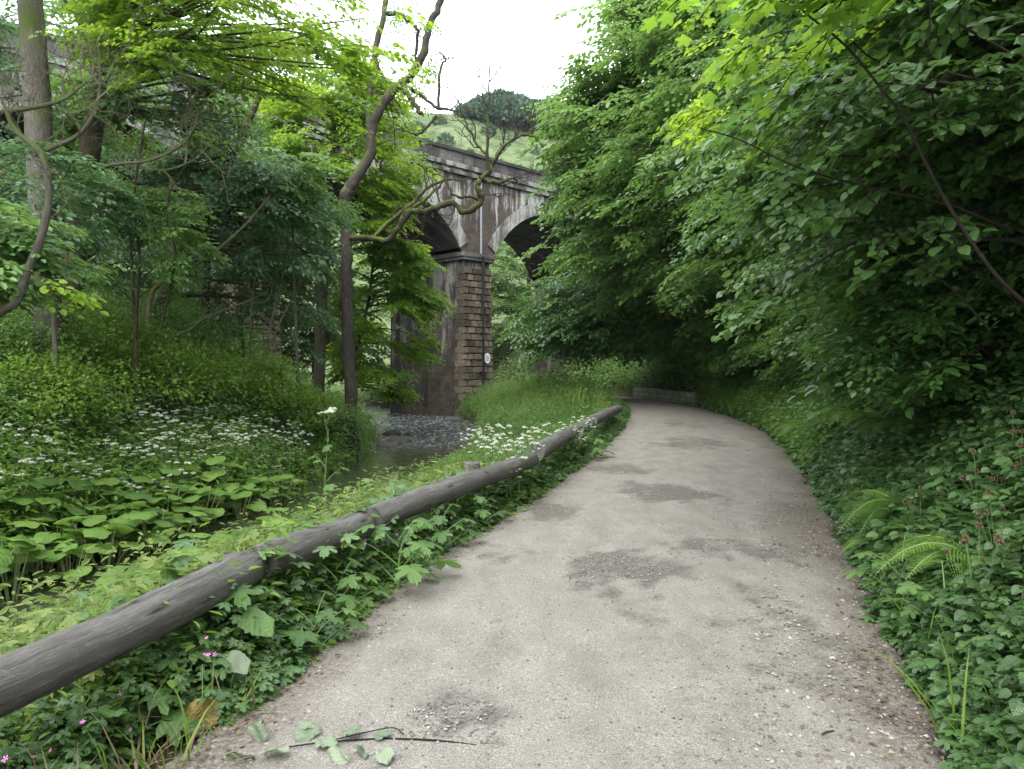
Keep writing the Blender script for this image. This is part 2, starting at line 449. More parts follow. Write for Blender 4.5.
def log_mat():
    t = NT('weathered_log')
    lc = t.attr('lc').outputs['Vector']
    s = t.n('ShaderNodeSeparateXYZ'); t.l(lc, s.inputs[0])
    cmb = t.n('ShaderNodeCombineXYZ')
    t.l(s.outputs[0], cmb.inputs[0]); t.l(t.math('COSINE', s.outputs[1]), cmb.inputs[1]); t.l(t.math('SINE', s.outputs[1]), cmb.inputs[2])
    grain = t.noise(9, t.mapped(cmb.outputs[0], (.85, 1.8, 1.8)), 8, .74, 1.2)
    bl = t.noise(2.6, t.mapped(cmb.outputs[0], (1.2, 1, 1)), 4, .6)
    c = t.ramp(grain, [(.26, (.036, .033, .030)), (.50, (.135, .128, .118)), (.72, (.25, .242, .228))])
    c = t.mix(t.ramp(bl, [(.45, 0.0), (.70, .7)]), c, (.070, .062, .052))
    kn = t.n('ShaderNodeTexVoronoi'); kn.inputs['Scale'].default_value = 1.7; t.l(t.mapped(cmb.outputs[0], (1, .8, .8)), kn.inputs['Vector'])
    c = t.mix(t.ramp(kn.outputs['Distance'], [(.05, .9), (.16, 0.0)]), c, (.012, .010, .009))
    lich = t.ramp(t.noise(20, t.obj(), 5, .75), [(.60, 0.0), (.70, .5)])
    c = t.mix(lich, c, (.27, .29, .22))
    alg = t.ramp(t.noise(3.1, t.mapped(cmb.outputs[0], (.8, 1, 1), (5, 2, 1)), 5, .65), [(.54, 0.0), (.70, .55)])
    c = t.mix(alg, c, (.085, .105, .045))
    crk = t.noise(5, t.mapped(cmb.outputs[0], (.12, 5, 5)), 4, .6, .3)
    ck = t.ramp(crk, [(.485, 0.0), (.497, 1.0), (.503, 1.0), (.515, 0.0)])
    sel = t.ramp(t.noise(1.6, cmb.outputs[0], 2), [(.48, 0.0), (.58, 1.0)])
    ck = t.math('MULTIPLY', ck, sel)
    c = t.mix(t.math('MULTIPLY', ck, .85), c, (.012, .010, .008))
    hgt = t.math('SUBTRACT', grain, t.math('MULTIPLY', ck, 1.5))
    return t.done(t.principled(c, .8, .25, t.bump(hgt, .8, .014)))
M['log'] = log_mat()

# ---- masonry (coordinates of the viaduct itself)
def masonry(name, a, b, mortar, bw, bh, uaxis='xy', streak=0.0, streakcol=(.45, .44, .41), top=(0, 1), grime=.5, msize=.012, bump=.6, soot=(.022, .020, .018), uselc=False):
    t = NT(name)
    p = t.attr('lc').outputs['Vector'] if uselc else t.obj()
    s = t.n('ShaderNodeSeparateXYZ'); t.l(p, s.inputs[0])
    u = t.math('ADD', s.outputs[0], s.outputs[1]) if not uselc else s.outputs[0]
    w = s.outputs[2] if not uselc else s.outputs[1]
    cmb = t.n('ShaderNodeCombineXYZ'); t.l(u, cmb.inputs[0]); t.l(w, cmb.inputs[1])
    br = t.n('ShaderNodeTexBrick'); t.l(cmb.outputs[0], br.inputs['Vector'])
    br.inputs['Color1'].default_value = (*a, 1); br.inputs['Color2'].default_value = (*b, 1); br.inputs['Mortar'].default_value = (*mortar, 1)
    br.inputs['Scale'].default_value = 1.0; br.inputs['Brick Width'].default_value = bw; br.inputs['Row Height'].default_value = bh
    br.inputs['Mortar Size'].default_value = msize; br.inputs['Mortar Smooth'].default_value = .3
    o = t.obj()
    n1 = t.noise(.9, o, 6, .65); n2 = t.noise(11, o, 5, .7)
    c = t.mix(t.math('MULTIPLY', t.ramp(n1, [(.38, 1.0), (.62, 0.0)]), grime), br.outputs['Color'], soot)
    c = t.mix(.6, c, t.ramp(n2, [(.25, .45), (.75, 1.45)]), 'MULTIPLY')
    if streak:
        so = t.n('ShaderNodeSeparateXYZ'); t.l(o, so.inputs[0])
        sv = t.n('ShaderNodeCombineXYZ'); t.l(t.math('ADD', so.outputs[0], so.outputs[1]), sv.inputs[0]); t.l(t.math('MULTIPLY', so.outputs[2], .10), sv.inputs[1])
        sn = t.noise(1.7, sv.outputs[0], 6, .72)
        zf = t.n('ShaderNodeMapRange'); t.l(so.outputs[2], zf.inputs[0]); zf.inputs[1].default_value = top[0]; zf.inputs[2].default_value = top[1]
        pat = t.noise(.55, o, 3)
        q = t.math('ADD', t.math('ADD', sn, t.math('MULTIPLY', zf.outputs[0], .16)), t.math('MULTIPLY', t.math('SUBTRACT', pat, .5), .5))
        f = t.ramp(q, [(.60, 0.0), (.70, 1.0)])
        f = t.math('MULTIPLY', f, t.ramp(n2, [(.25, .35), (.6, 1.0)]))
        c = t.mix(t.math('MULTIPLY', f, streak), c, streakcol)
    h = t.math('ADD', t.math('MULTIPLY', br.outputs['Fac'], -.6), t.math('MULTIPLY', n2, .6))
    return t.done(t.principled(c, .9, .2, t.bump(h, bump, .04)))
ZB = -1.5
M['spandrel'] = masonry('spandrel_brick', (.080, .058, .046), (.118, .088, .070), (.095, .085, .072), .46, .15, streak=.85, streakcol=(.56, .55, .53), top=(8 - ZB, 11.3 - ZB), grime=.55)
M['pier_side'] = masonry('pier_side_stone', (.072, .061, .047), (.108, .093, .073), (.06, .052, .042), .5, .17, streak=.75, streakcol=(.34, .33, .31), top=(2.0, 8.0), grime=.75)
M['ring'] = masonry('arch_ring_stone', (.13, .12, .107), (.19, .178, .16), (.06, .055, .048), .22, .72, uselc=True, streak=.6, streakcol=(.5, .49, .46), top=(6, 12), grime=.45)
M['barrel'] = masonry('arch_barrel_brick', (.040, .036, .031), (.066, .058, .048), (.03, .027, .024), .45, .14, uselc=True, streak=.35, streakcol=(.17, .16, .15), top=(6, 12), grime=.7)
M['parapet'] = masonry('parapet_stone', (.066, .060, .055), (.098, .089, .080), (.045, .040, .036), .75, .22, grime=.6, streak=.25, streakcol=(.32, .31, .29), top=(9.0, 13.6))
M['string'] = masonry('string_stone', (.085, .078, .070), (.12, .11, .098), (.05, .045, .04), 1.1, .6, grime=.55, streak=.6, streakcol=(.45, .44, .42), top=(8, 13))
M['coping'] = masonry('coping_stone', (.050, .047, .043), (.078, .072, .066), (.03, .028, .026), 1.2, .6, grime=.5)
M['lowwall'] = masonry('low_wall_stone', (.21, .195, .165), (.29, .27, .235), (.10, .09, .075), .55, .2, grime=.5, soot=(.055, .060, .030))
def block_mat():
    t = NT('rock_faced_block')
    tone = t.attr('tone').outputs['Fac']
    c = t.ramp(tone, [(0.0, (.058, .046, .034)), (.5, (.108, .087, .066)), (1.0, (.170, .143, .112))])
    n = t.noise(5, t.obj(), 6, .7)
    c = t.mix(.75, c, t.ramp(n, [(.25, .35), (.75, 1.5)]), 'MULTIPLY')
    return t.done(t.principled(c, .92, .15, t.bump(n, .9, .06)))
M['block'] = block_mat()
M['iron'] = plain('black_iron_paint', (.012, .012, .013), .45, .4, .2, 8)
M['grey_pipe'] = plain('grey_pipe_paint', (.30, .31, .33), .5, .4, .2, 8)
M['plate'] = plain('enamel_plate', (.70, .72, .74), .4, .4, .05, 10)
M['ink'] = plain('plate_letters', (.03, .035, .05), .5, .3, .05, 10)
def hill_mat():
    t = NT('hill_grass')
    p = t.obj()
    n = t.noise(.09, p, 7, .68, .6); n2 = t.noise(.45, p, 6, .75)
    c = t.mix(t.ramp(n, [(.35, 0.0), (.65, 1.0)]), (.098, .135, .058), (.145, .168, .080))
    c = t.mix(t.ramp(n2, [(.40, .9), (.56, 0.0)]), c, (.040, .068, .028))
    return t.done(t.principled(c, .95, .1))
M['hill'] = hill_mat()
# ---------------------------------------------------------------- the lie of the land (functions of depth)
_Y = np.arange(-8, 90, .25)
def curve(ys, xs, k=9):
    v = np.interp(_Y, ys, xs); w = np.ones(k) / k
    v2 = np.convolve(np.pad(v, k // 2, mode='edge'), w, 'valid')
    return lambda y: np.interp(y, _Y, v2)
RDL = curve([-8, 2.93, 5.04, 6.4, 8.77, 13.9, 18.2, 23.7, 27.5, 31, 35, 40, 46, 60, 90], [-3.4, -1.27, -.87, -.49, .33, 1.75, 2.73, 3.8, 4.3, 4.1, 2.9, 1.0, -1.5, -7, -19])
RDR = curve([-8, 2.93, 5.04, 6.4, 8.77, 13.9, 18.2, 23.7, 27.5, 31, 35, 40, 46, 60, 90], [-1.6, 1.72, 2.42, 2.9, 3.65, 5.13, 6.15, 6.8, 6.9, 6.9, 6.2, 4.8, 2.3, -3, -15])
RVR = curve([-8, 5, 6.7, 8, 10.7, 13, 16, 19, 22, 26, 33, 38, 46, 60, 90], [-4.6, -4.3, -4.05, -3.55, -3.1, -2.75, -2.3, -1.85, -1.45, -1.15, -1.5, -3.0, -8, -16, -30])
RVL = curve([-8, 5, 9.6, 11, 13, 16, 19, 22, 26, 30, 34, 38, 46, 60, 90], [-7.4, -6.7, -6.2, -5.6, -5.0, -4.5, -4.2, -4.3, -4.8, -5.6, -6.9, -8.6, -13, -21, -36])
WATER = -1.07

def ground(x, y):
    x = np.asarray(x, float); y = np.asarray(y, float)
    dr = x - RDR(y); dl = RDL(y) - x
    # right bank
    zr = np.interp(dr, [0, .15, .6, 1.6, 4, 8, 14, 40], [-.02, .02, .32, 1.15, 3.3, 6.4, 9.5, 16]) + .10 * nz(x, y, .8) * np.clip(dr, 0, 1)
    # left verge, river bed, far bank
    span = np.maximum(RDL(y) - RVR(y), .3)
    f = np.clip(dl / span, 0, 1)
    zl = -.02 - (.62 + .22 * np.clip((y - 9) / 5, 0, 1)) * f ** 1.1 + .05 * nz(x, y, 1.1) * np.clip(dl * 2, 0, 1)
    up = np.clip((y - 25) / 6, 0, 1) * np.clip((40 - y) / 6, 0, 1)
    zl = zl + up * .45 * np.sin(np.pi * np.clip(f, 0, 1)) * 1.0
    e = RVR(y) - x
    zl = np.where(e > -.25, np.interp(e, [-.25, .15, .5], [0, 1, 1]) * (-1.55) + (1 - np.interp(e, [-.25, .15, .5], [0, 1, 1])) * zl, zl)
    d = RVL(y) - x
    zf = np.interp(d, [-.35, .1, .45, 1.5, 3, 5.6, 9, 15, 25, 60], [-1.55, -1.25, -.88, -.65, .25, 2.1, 3.9, 6.2, 9.5, 18]) + .14 * nz(x, y, .7) * np.clip(d, 0, 1)
    z = np.where(d > -.35, zf, zl)
    z = np.where(dr > 0, zr, np.where(dl > 0, z, -.06))
    return z

def rough_ground(xs, ys, name, mat):
    X, Y = np.meshgrid(xs, ys); Z = ground(X, Y)
    n, m = X.shape
    i = np.arange(n - 1)[:, None] * m; j = np.arange(m - 1)[None]
    F = np.stack([i + j, i + j + 1, i + m + j + 1, i + m + j], -1).reshape(-1, 4)
    g = Geo(); g.add(np.stack([X, Y, Z], -1).reshape(-1, 3), F)
    return g.build(name, mat, smooth=True)

xs = np.concatenate([np.arange(-60, -14, 1.0), np.arange(-14, 12, .14), np.arange(12, 61, 1.0)])
ys = np.concatenate([np.arange(-6, 16, .16), np.arange(16, 46, .35), np.arange(46, 76, 1.0)])
tag(rough_ground(xs, ys, 'ground', M['soil']), kind='structure')

# the track: a gently cambered sheet with ragged dusty edges
def build_road():
    ys = []; y = -6.0
    while y < 66:
        ys.append(y); y += .05 + max(0, y - 4) * .012
    ys = np.array(ys); k = 64
    u = np.linspace(0, 1, k)[None]
    Lx = RDL(ys)[:, None] - .10 + .10 * nz(ys * 1.0, ys * 0 + 3, 1.3)[:, None]
    Rx = RDR(ys)[:, None] + .06 + .10 * nz(ys * 1.0, ys * 0 + 9, 1.3)[:, None]
    X = Lx + (Rx - Lx) * u; Y = ys[:, None] + 0 * u
    Z = .012 + .035 * np.sin(np.pi * u) + .010 * nz(X, Y, 1.2) + .006 * nz(X, Y, 4.0)
    Z = Z - .03 * (np.abs(u - .5) > .495)
    edge = np.maximum(np.clip((.20 - u + .06 * nz(X, Y, 1.1)) / .20, 0, 1) * .85, np.clip((u - .74 + .09 * nz(X, Y, .9)) / .26, 0, 1) * 1.0)
    wear = np.zeros_like(X)
    for px, py, rx, ry, s in [(612, 575, .42, .62, .75), (668, 497, .55, .75, .95), (735, 556, .9, .45, .55), (450, 735, .24, .22, .8), (790, 640, .3, .9, .5),
                              (545, 512, .35, .7, .8), (620, 470, .5, .8, .65), (690, 445, .7, 1.2, .6), (505, 560, .25, .3, .5), (900, 700, .3, .5, .6), (640, 610, .15, .6, .4), (680, 425, .6, 1.5, .5)]:
        Yc = EYE * FOC / (py - 365); Xc = (px - 512) / FOC * Yc
        dx = X - Xc + .22 * rx / .4 * (nz(X, Y, 1.9) + .6 * nz(X + 7, Y, 4.3)); dy = Y - Yc + .30 * (nz(X + 3, Y + 9, 1.6) + .6 * nz(X, Y + 5, 3.9))
        r = (dx / rx) ** 2 + (dy / ry) ** 2
        wear = np.maximum(wear, 1.15 * s * np.clip(1.45 - .85 * r, 0, 1) * np.clip(.75 + .5 * nz(X, Y, 5.0), .2, 1))
    for c, r, s in ((.28, .09, .30), (.68, .10, .30)):
        wear = np.maximum(wear, s * np.exp(-((u - c + .03 * nz(Y, Y * 0, .5)) / r) ** 2) * np.clip(.6 + .8 * nz(X, Y, .8), 0, 1.3))
    Z = Z - .012 * wear
    n, m = X.shape
    i = np.arange(n - 1)[:, None] * m; j = np.arange(m - 1)[None]
    F = np.stack([i + j, i + j + 1, i + m + j + 1, i + m + j], -1).reshape(-1, 4)
    g = Geo(); g.add(np.stack([X, Y, Z], -1).reshape(-1, 3), F)
    o = g.build('track', M['road'], smooth=True)
    for nm, a in (('edge', edge + 0 * X), ('wear', wear)):
        at_ = o.data.attributes.new(nm, 'FLOAT', 'POINT'); at_.data.foreach_set('value', a.astype(np.float32).ravel())
    tag(o, kind='structure')
    return ys, Lx[:, 0], Rx[:, 0]
build_road()

g = Geo()
yy = np.concatenate([np.arange(-6, 8, .5), np.arange(8, 18, .12), np.arange(18, 40, .07), np.arange(40, 70, .5)])
uu = np.linspace(0, 1, 90)[None]
WX = RVL(yy)[:, None] - .4 + (RVR(yy) - RVL(yy) + .8)[:, None] * uu; WY = yy[:, None] + 0 * uu
rap = np.clip((WY - 21.5) / 3, 0, 1) * np.clip((44 - WY) / 4, 0, 1)
WZ = WATER + .004 * nz(WX, WY, 2.5) + rap * (.042 * nz(WX * 4.2, WY * 1.3, 1.2) + .018 * nz(WX * 8 + 5, WY * 2.6, 1.2))
n, m = WX.shape; i = np.arange(n - 1)[:, None] * m; j = np.arange(m - 1)[None]
g.add(np.stack([WX, WY, WZ], -1).reshape(-1, 3), np.stack([i + j, i + j + 1, i + m + j + 1, i + m + j], -1).reshape(-1, 4))
tag(g.build('river_water', M['water'], smooth=True), kind='structure')

# hillside far behind the viaduct
def hz_(x, y):
    zb = np.interp(y, [60, 75, 100, 132, 160, 300], [-2, 7, 24, 46, 49, 52])
    side = np.interp(x, [-200, -80, -25, -6, 8, 80, 200], [14, 8, 1.5, 0, -3, -8, 4]) * np.clip((y - 80) / 40, 0, 1)
    return zb + side + 1.2 * nz(x, y, .05) + .5 * nz(x, y, .2)
hx = np.linspace(-220, 220, 120); hy = np.concatenate([np.linspace(58, 170, 70), np.linspace(175, 320, 12)])
X, Y = np.meshgrid(hx, hy); Z = hz_(X, Y)
n, m = X.shape
i = np.arange(n - 1)[:, None] * m; j = np.arange(m - 1)[None]
g = Geo(); g.add(np.stack([X, Y, Z], -1).reshape(-1, 3), np.stack([i + j, i + j + 1, i + m + j + 1, i + m + j], -1).reshape(-1, 4))
tag(g.build('hillside', M['hill'], smooth=True), kind='structure')

# ---------------------------------------------------------------- the viaduct
VA = math.atan2(.72, .695)
vx, vy = np.array([math.cos(VA), math.sin(VA)]), np.array([-math.sin(VA), math.cos(VA)])
vd = thing('viaduct', 'dark stone and brick railway viaduct with tall arches crossing the valley', 'viaduct', (-1.75, 38.0, ZB), VA)
def L(z): return z - ZB                     # height above the thing's base
ZS, ZC, ZT, ZP, WID, HS = 6.9, 10.1, 11.2, 12.3, 6.2, 5.05
RAD = (HS * HS + (ZC - ZS) ** 2) / (2 * (ZC - ZS)); ZO = ZC - RAD; PH = math.asin(HS / RAD); RX = RAD + .66
def make_pier(s, name='pier'):
    g = Geo()
    for (y0, y1, ins) in ((.10, 2.5, 0.0), (2.5, 3.3, .35), (3.3, WID - .1, 0.0)):
        b, t_ = 1.04 - ins, .90 - ins
        v = [(s - b, y0, 0), (s + b, y0, 0), (s + b, y1, 0), (s - b, y1, 0), (s - t_, y0, L(ZS)), (s + t_, y0, L(ZS)), (s + t_, y1, L(ZS)), (s - t_, y1, L(ZS))]
        g.add(v, [(0, 3, 2, 1), (4, 5, 6, 7), (0, 1, 5, 4), (1, 2, 6, 5), (2, 3, 7, 6), (3, 0, 4, 7)])
    o = g.build(name, M['pier_side'], vd)
    # rock-faced blocks of the front face and its quoins
    q = np.random.default_rng(int(s * 7 + 500)); gb = Geo()
    H = .335; n = int((L(ZS) - .05) / H)
    for c in range(n):
        z0, z1 = c * H + .010, (c + 1) * H - .010
        half = 1.04 + (.90 - 1.04) * (z0 / L(ZS)) + .05
        cuts = [-half, -half * .50 + q.normal() * .05, -half * .02 + q.normal() * .05, half * .52 + q.normal() * .05, half] if c % 2 else [-half, -half * .72 + q.normal() * .03, -half * .26 + q.normal() * .05, half * .26 + q.normal() * .05, half * .70 + q.normal() * .03, half]
        for k in range(len(cuts) - 1):
            x0, x1 = cuts[k] + .022, cuts[k + 1] - .022
            dep = .03 + q.random() * .05; e = .035
            y1 = .16 if 0 < k < len(cuts) - 2 else (.62 if c % 2 else .36)
            tone = q.random()
            fr = [(x0 + e, -dep, z0 + e), (x1 - e, -dep - q.random() * .02, z0 + e), (x1 - e, -dep, z1 - e), (x0 + e, -dep - q.random() * .02, z1 - e)]
            md = [(x0, .03, z0), (x1, .03, z0), (x1, .03, z1), (x0, .03, z1)]
            bk = [(x0, y1, z0), (x1, y1, z0), (x1, y1, z1), (x0, y1, z1)]
            v = [(s + a, b, d) for a, b, d in fr + md + bk]
            gb.add(v, [(0, 1, 2, 3), (4, 5, 1, 0), (5, 6, 2, 1), (6, 7, 3, 2), (7, 4, 0, 3), (8, 9, 5, 4), (9, 10, 6, 5), (10, 11, 7, 6), (11, 8, 4, 7)], 0, tone)
    gb.build('pier_facing', M['block'], o)
    gi = Geo()
    box(gi, (s - 1.08, -.10, L(ZS) + .003), (s + 1.08, WID + .1, L(ZS) + .17)); box(gi, (s - 1.16, -.14, L(ZS) + .173), (s + 1.16, WID + .14, L(ZS) + .38))
    gi.build('impost', M['string'], o)
for s in (-24, -12, 0, 12): make_pier(float(s))
def make_bay(c):
    a = np.linspace(-PH, PH, 41)
    xi, zi = c + RAD * np.sin(a), L(ZO + RAD * np.cos(a))
    g = Geo()                                               # spandrel wall, front and back
    xw = np.concatenate([[c - 6, c - 5.5], xi, [c + 5.5, c + 6]]); zl = np.concatenate([[L(ZS) + .385] * 2, np.maximum(zi, L(ZS) + .385), [L(ZS) + .385] * 2])
    n = len(xw)
    for y, flip in ((0.0, False), (WID, True)):
        v = np.concatenate([np.stack([xw, xw * 0 + y, zl], -1), np.stack([xw, xw * 0 + y, xw * 0 + L(ZT)], -1)])
        f = [(i, i + 1, n + i + 1, n + i) for i in range(n - 1)]
        g.add(v, [x[::-1] for x in f] if flip else f)
    g.build('spandrel_wall', M['spandrel'], vd)
    g = Geo()                                               # voussoir ring, 6 cm proud
    xo, zo = c + RX * np.sin(a), L(ZO + RX * np.cos(a))
    keep = (np.abs(xo - c) < 5.985) & (zi > L(ZS) + .36)
    ii = np.where(keep)[0]; ii = np.arange(ii[0], ii[-1] + 1)
    n = len(ii); arc = RAD * (a[ii] + PH)
    def lc(r): return np.stack([arc, arc * 0 + r, arc * 0], -1)
    F0 = np.stack([xi[ii], ii * 0 - .06, zi[ii]], -1); F1 = np.stack([xo[ii], ii * 0 - .06, zo[ii]], -1)
    B0 = np.stack([xi[ii], ii * 0 + .02, zi[ii] - .0], -1); B1 = np.stack([xo[ii], ii * 0 + .02, zo[ii]], -1)
    g.add(np.concatenate([F0, F1, B0, B1]), [(i, i + 1, n + i + 1, n + i) for i in range(n - 1)] + [(2 * n + i, 2 * n + i + 1, i + 1, i) for i in range(n - 1)]
          + [(n + i, n + i + 1, 3 * n + i + 1, 3 * n + i) for i in range(n - 1)], 0, .5, np.concatenate([lc(.03), lc(.69), lc(.03), lc(.69)]))
    g.build('arch_ring', M['ring'], vd, lc=True)
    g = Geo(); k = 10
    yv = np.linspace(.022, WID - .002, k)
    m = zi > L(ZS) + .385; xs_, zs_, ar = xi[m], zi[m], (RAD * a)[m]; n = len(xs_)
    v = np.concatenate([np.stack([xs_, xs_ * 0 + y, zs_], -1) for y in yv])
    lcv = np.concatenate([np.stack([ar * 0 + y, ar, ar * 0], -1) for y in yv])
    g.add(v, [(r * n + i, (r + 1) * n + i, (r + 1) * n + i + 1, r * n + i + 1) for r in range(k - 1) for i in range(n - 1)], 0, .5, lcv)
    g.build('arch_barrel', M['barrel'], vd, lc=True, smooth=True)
for c in (-30, -18, -6, 6, 18): make_bay(float(c))
x0, x1 = -36.0, 24.0
g = Geo(); box(g, (x0, -.16, L(ZT) + .003), (x1, .30, L(ZT) + .12)); box(g, (x0, -.30, L(ZT) + .122), (x1, .30, L(ZT) + .34)); box(g, (x0, -.22, L(ZT) - .16), (x1, -.004, L(ZT)))
g.build('string_course', M['string'], vd)
g = Geo(); box(g, (x0, -.06, L(ZT) + .342), (x1, .34, L(ZP) - .16)); box(g, (x0, WID - .34, L(ZT) + .002), (x1, WID + .04, L(ZP) - .16))
pp = g.build('parapet', M['parapet'], vd)
g = Geo(); box(g, (x0, -.16, L(ZP) - .157), (x1, .44, L(ZP))); box(g, (x0, WID - .44, L(ZP) - .157), (x1, WID + .14, L(ZP))); g.build('coping', M['coping'], pp)
g = Geo(); box(g, (x0, .302, L(ZT) - .30), (x1, WID - .302, L(ZT) - .002)); g.build('track_deck', M['parapet'], vd)
g = Geo(); tube(g, [(.22, -.20, L(.2)), (.20, -.20, L(3.5)), (.18, -.20, L(ZS) - .1), (.12, -.26, L(ZS) + .25)], .065, 8); dp = g.build('drainpipe', M['iron'], vd)
g = Geo()
for z in (1.2, 3.2, 5.2):
    g = Geo(); box(g, (.09, -.24, L(z)), (.31, -.05, L(z) + .06)); g.build('bracket', M['iron'], dp)
g = Geo(); tube(g, [(.12, -.12, L(ZS) + .38), (.12, -.12, L(ZT) - .2)], .05, 8); g.build('drainpipe', M['grey_pipe'], vd)
# small oval enamel plate with lines of lettering too small to read
def plate():
    g = Geo(); a = np.linspace(0, 2 * math.pi, 25)[:-1]
    f_ = np.stack([.56 + .20 * np.cos(a), a * 0 - .135, L(1.95) + .27 * np.sin(a)], -1); b_ = f_ + [0, .03, 0]
    g.add(np.concatenate([f_, b_]), [tuple(range(24))] if False else [(i, (i + 1) % 24, 24 + (i + 1) % 24, 24 + i) for i in range(24)])
    g.add(np.concatenate([f_, [[.56, -.137, L(1.95)]]]), [((i + 1) % 24, i, 24) for i in range(24)])
    p = g.build('number_plate', M['plate'], vd)
    for z, w in ((.10, .20), (0, .26), (-.10, .20)):
        g = Geo(); x = .56 - w / 2
        q = np.random.default_rng(int(w * 100))
        while x < .56 + w / 2 - .02:
            k = .018 + q.random() * .02; box(g, (x, -.142, L(1.95) + z - .025), (x + k, -.139, L(1.95) + z + .025)); x += k + .012
        g.build('plate_lettering', M['ink'], p)
plate()

# low wall on the outer side of the bend
g = Geo()
yy = np.arange(28.6, 36.6, .25); xw = RDR(yy) + .10; hh = .50 + .05 * nz(yy, yy * 0, 1.5)
n = len(yy)
T_ = norm(np.stack([np.gradient(xw), np.gradient(yy)], -1)); Nn = np.stack([T_[:, 1], -T_[:, 0]], -1)
def row(off, z): return np.stack([xw + Nn[:, 0] * off, yy + Nn[:, 1] * off, z + 0 * xw], -1)
rows = [row(0, -.1), row(.02, hh), row(.40, hh), row(.40, -.1)]
ln = np.cumsum(np.concatenate([[0], np.hypot(np.diff(xw), np.diff(yy))]))
lcs = [np.stack([ln, ln * 0 + z, ln * 0], -1) for z in (0.0, .5, .9, 1.4)]
f = [(r * n + i, r * n + i + 1, (r + 1) * n + i + 1, (r + 1) * n + i)[::-1] for r in range(3) for i in range(n - 1)] 
g.add(np.concatenate(rows), f, 0, .5, np.concatenate(lcs))
g.add(np.array([rows[k][0] for k in range(4)]), [(0, 1, 2, 3)])
M['lowwall_lc'] = masonry('low_wall_face', (.24, .22, .185), (.32, .30, .26), (.11, .10, .085), .5, .17, grime=.5, soot=(.06, .065, .03), uselc=True)
o = g.build('stone_wall', M['lowwall_lc'], lc=True, loc=(xw[0], yy[0], 0))
tag(o, 'low pale stone retaining wall along the outer side of the track bend', 'wall')
# ---------------------------------------------------------------- sprays, crowns, trees
def make_spray(seed, nlen=10, side=True, flat=.25, step=.085, ang=52):
    """a leafy twig one unit long: leaf positions, directions, normals, sizes and the twig lines"""
    q = np.random.default_rng(seed)
    P, D, N, S, lines = [], [], [], [], []
    def line(p0, h, length, k, lead):
        d = np.array([math.cos(h), math.sin(h), 0.0]); pts = []
        for i in range(k + 1):
            t = i / k
            pts.append(p0 + d * length * t + np.array([0, 0, -.22 * (length * t) ** 2 + .03 * length * math.sin(3 * t)]))
        pts = np.array(pts); lines.append(pts)
        for i in range(1, k + 1):
            if i == k: a = h
            else: a = h + (1 if (i + lead) % 2 else -1) * R(ang + q.normal() * 12)
            P.append(pts[i] + q.normal(size=3) * .012)
            D.append([math.cos(a), math.sin(a), -.22 + q.normal() * .18])
            N.append([q.normal() * flat, q.normal() * flat, 1])
            S.append(.75 + .5 * q.random() + (.15 if i == k else 0))
        return pts
    main = line(np.zeros(3), 0.0, 1.0, nlen, 0)
    if side:
        for j, i in enumerate(range(1, nlen - 1)):
            ln = (.55 - .35 * i / nlen) * (.7 + .5 * q.random())
            line(main[i], (1 if j % 2 else -1) * R(38 + q.normal() * 8), ln, max(2, int(ln / step)), j)
    return np.array(P), np.array(D), np.array(N), np.array(S), lines
SPRAYS = [make_spray(s) for s in range(5)]
SPARSE = [make_spray(s + 20, 7, True, .35, .14) for s in range(4)]

def place_sprays(g, pos, head, pitch, roll, scale, leaf, T, tone, sprays=SPRAYS, m=0, seed=0, flutter=.0, twigs=None):
    """sprays at pos, heading `head` (angle), tilted by pitch and roll; leaf = leaf length in metres"""
    q = np.random.default_rng(seed); K = len(pos)
    ch, sh, cp, sp = np.cos(head), np.sin(head), np.cos(pitch), np.sin(pitch)
    x = np.stack([ch * cp, sh * cp, sp], -1)
    up = np.stack([-ch * sp + np.sin(roll) * -sh, -sh * sp + np.sin(roll) * ch, cp], -1)
    F = frames(x, up)
    which = q.integers(0, len(sprays), K)
    for k, S in enumerate(sprays):
        I = np.where(which == k)[0]
        if not len(I): continue
        P, D, N, sz, lines = S
        n = len(P); f = F[I]
        flip = np.where(q.random(len(I)) < .5, -1.0, 1.0)
        fl = np.stack([np.ones(len(I)), flip, np.ones(len(I))], -1)[:, None, :]
        wp = pos[I][:, None] + np.einsum('nij,nkj->nki', f, P[None] * fl) * scale[I][:, None, None]
        wd = np.einsum('nij,nkj->nki', f, D[None] * fl); wn = np.einsum('nij,nkj->nki', f, N[None] * fl)
        wn = wn + q.normal(size=wn.shape) * (.18 + flutter)
        tn = np.clip(tone[I][:, None] + q.normal(size=(len(I), n)) * .17, 0, 1)
        ls = leaf * sz[None] * (.85 + .3 * q.random((len(I), n))) * (.72 + .62 * q.random((len(I), 1)))
        scatter(g, T, wp.reshape(-1, 3), wd.reshape(-1, 3), wn.reshape(-1, 3), ls.ravel(), m, tn.ravel())
        if twigs is not None:
            for a in range(len(I)):
                for j, ln in enumerate(lines):
                    if j and a % 2: continue
                    w = pos[I[a]] + (f[a] @ (ln * [1, flip[a], 1]).T).T * scale[I[a]]
                    tube(twigs, w[::2] if len(w) > 4 else w, .0045 if j == 0 else .0025, 3)

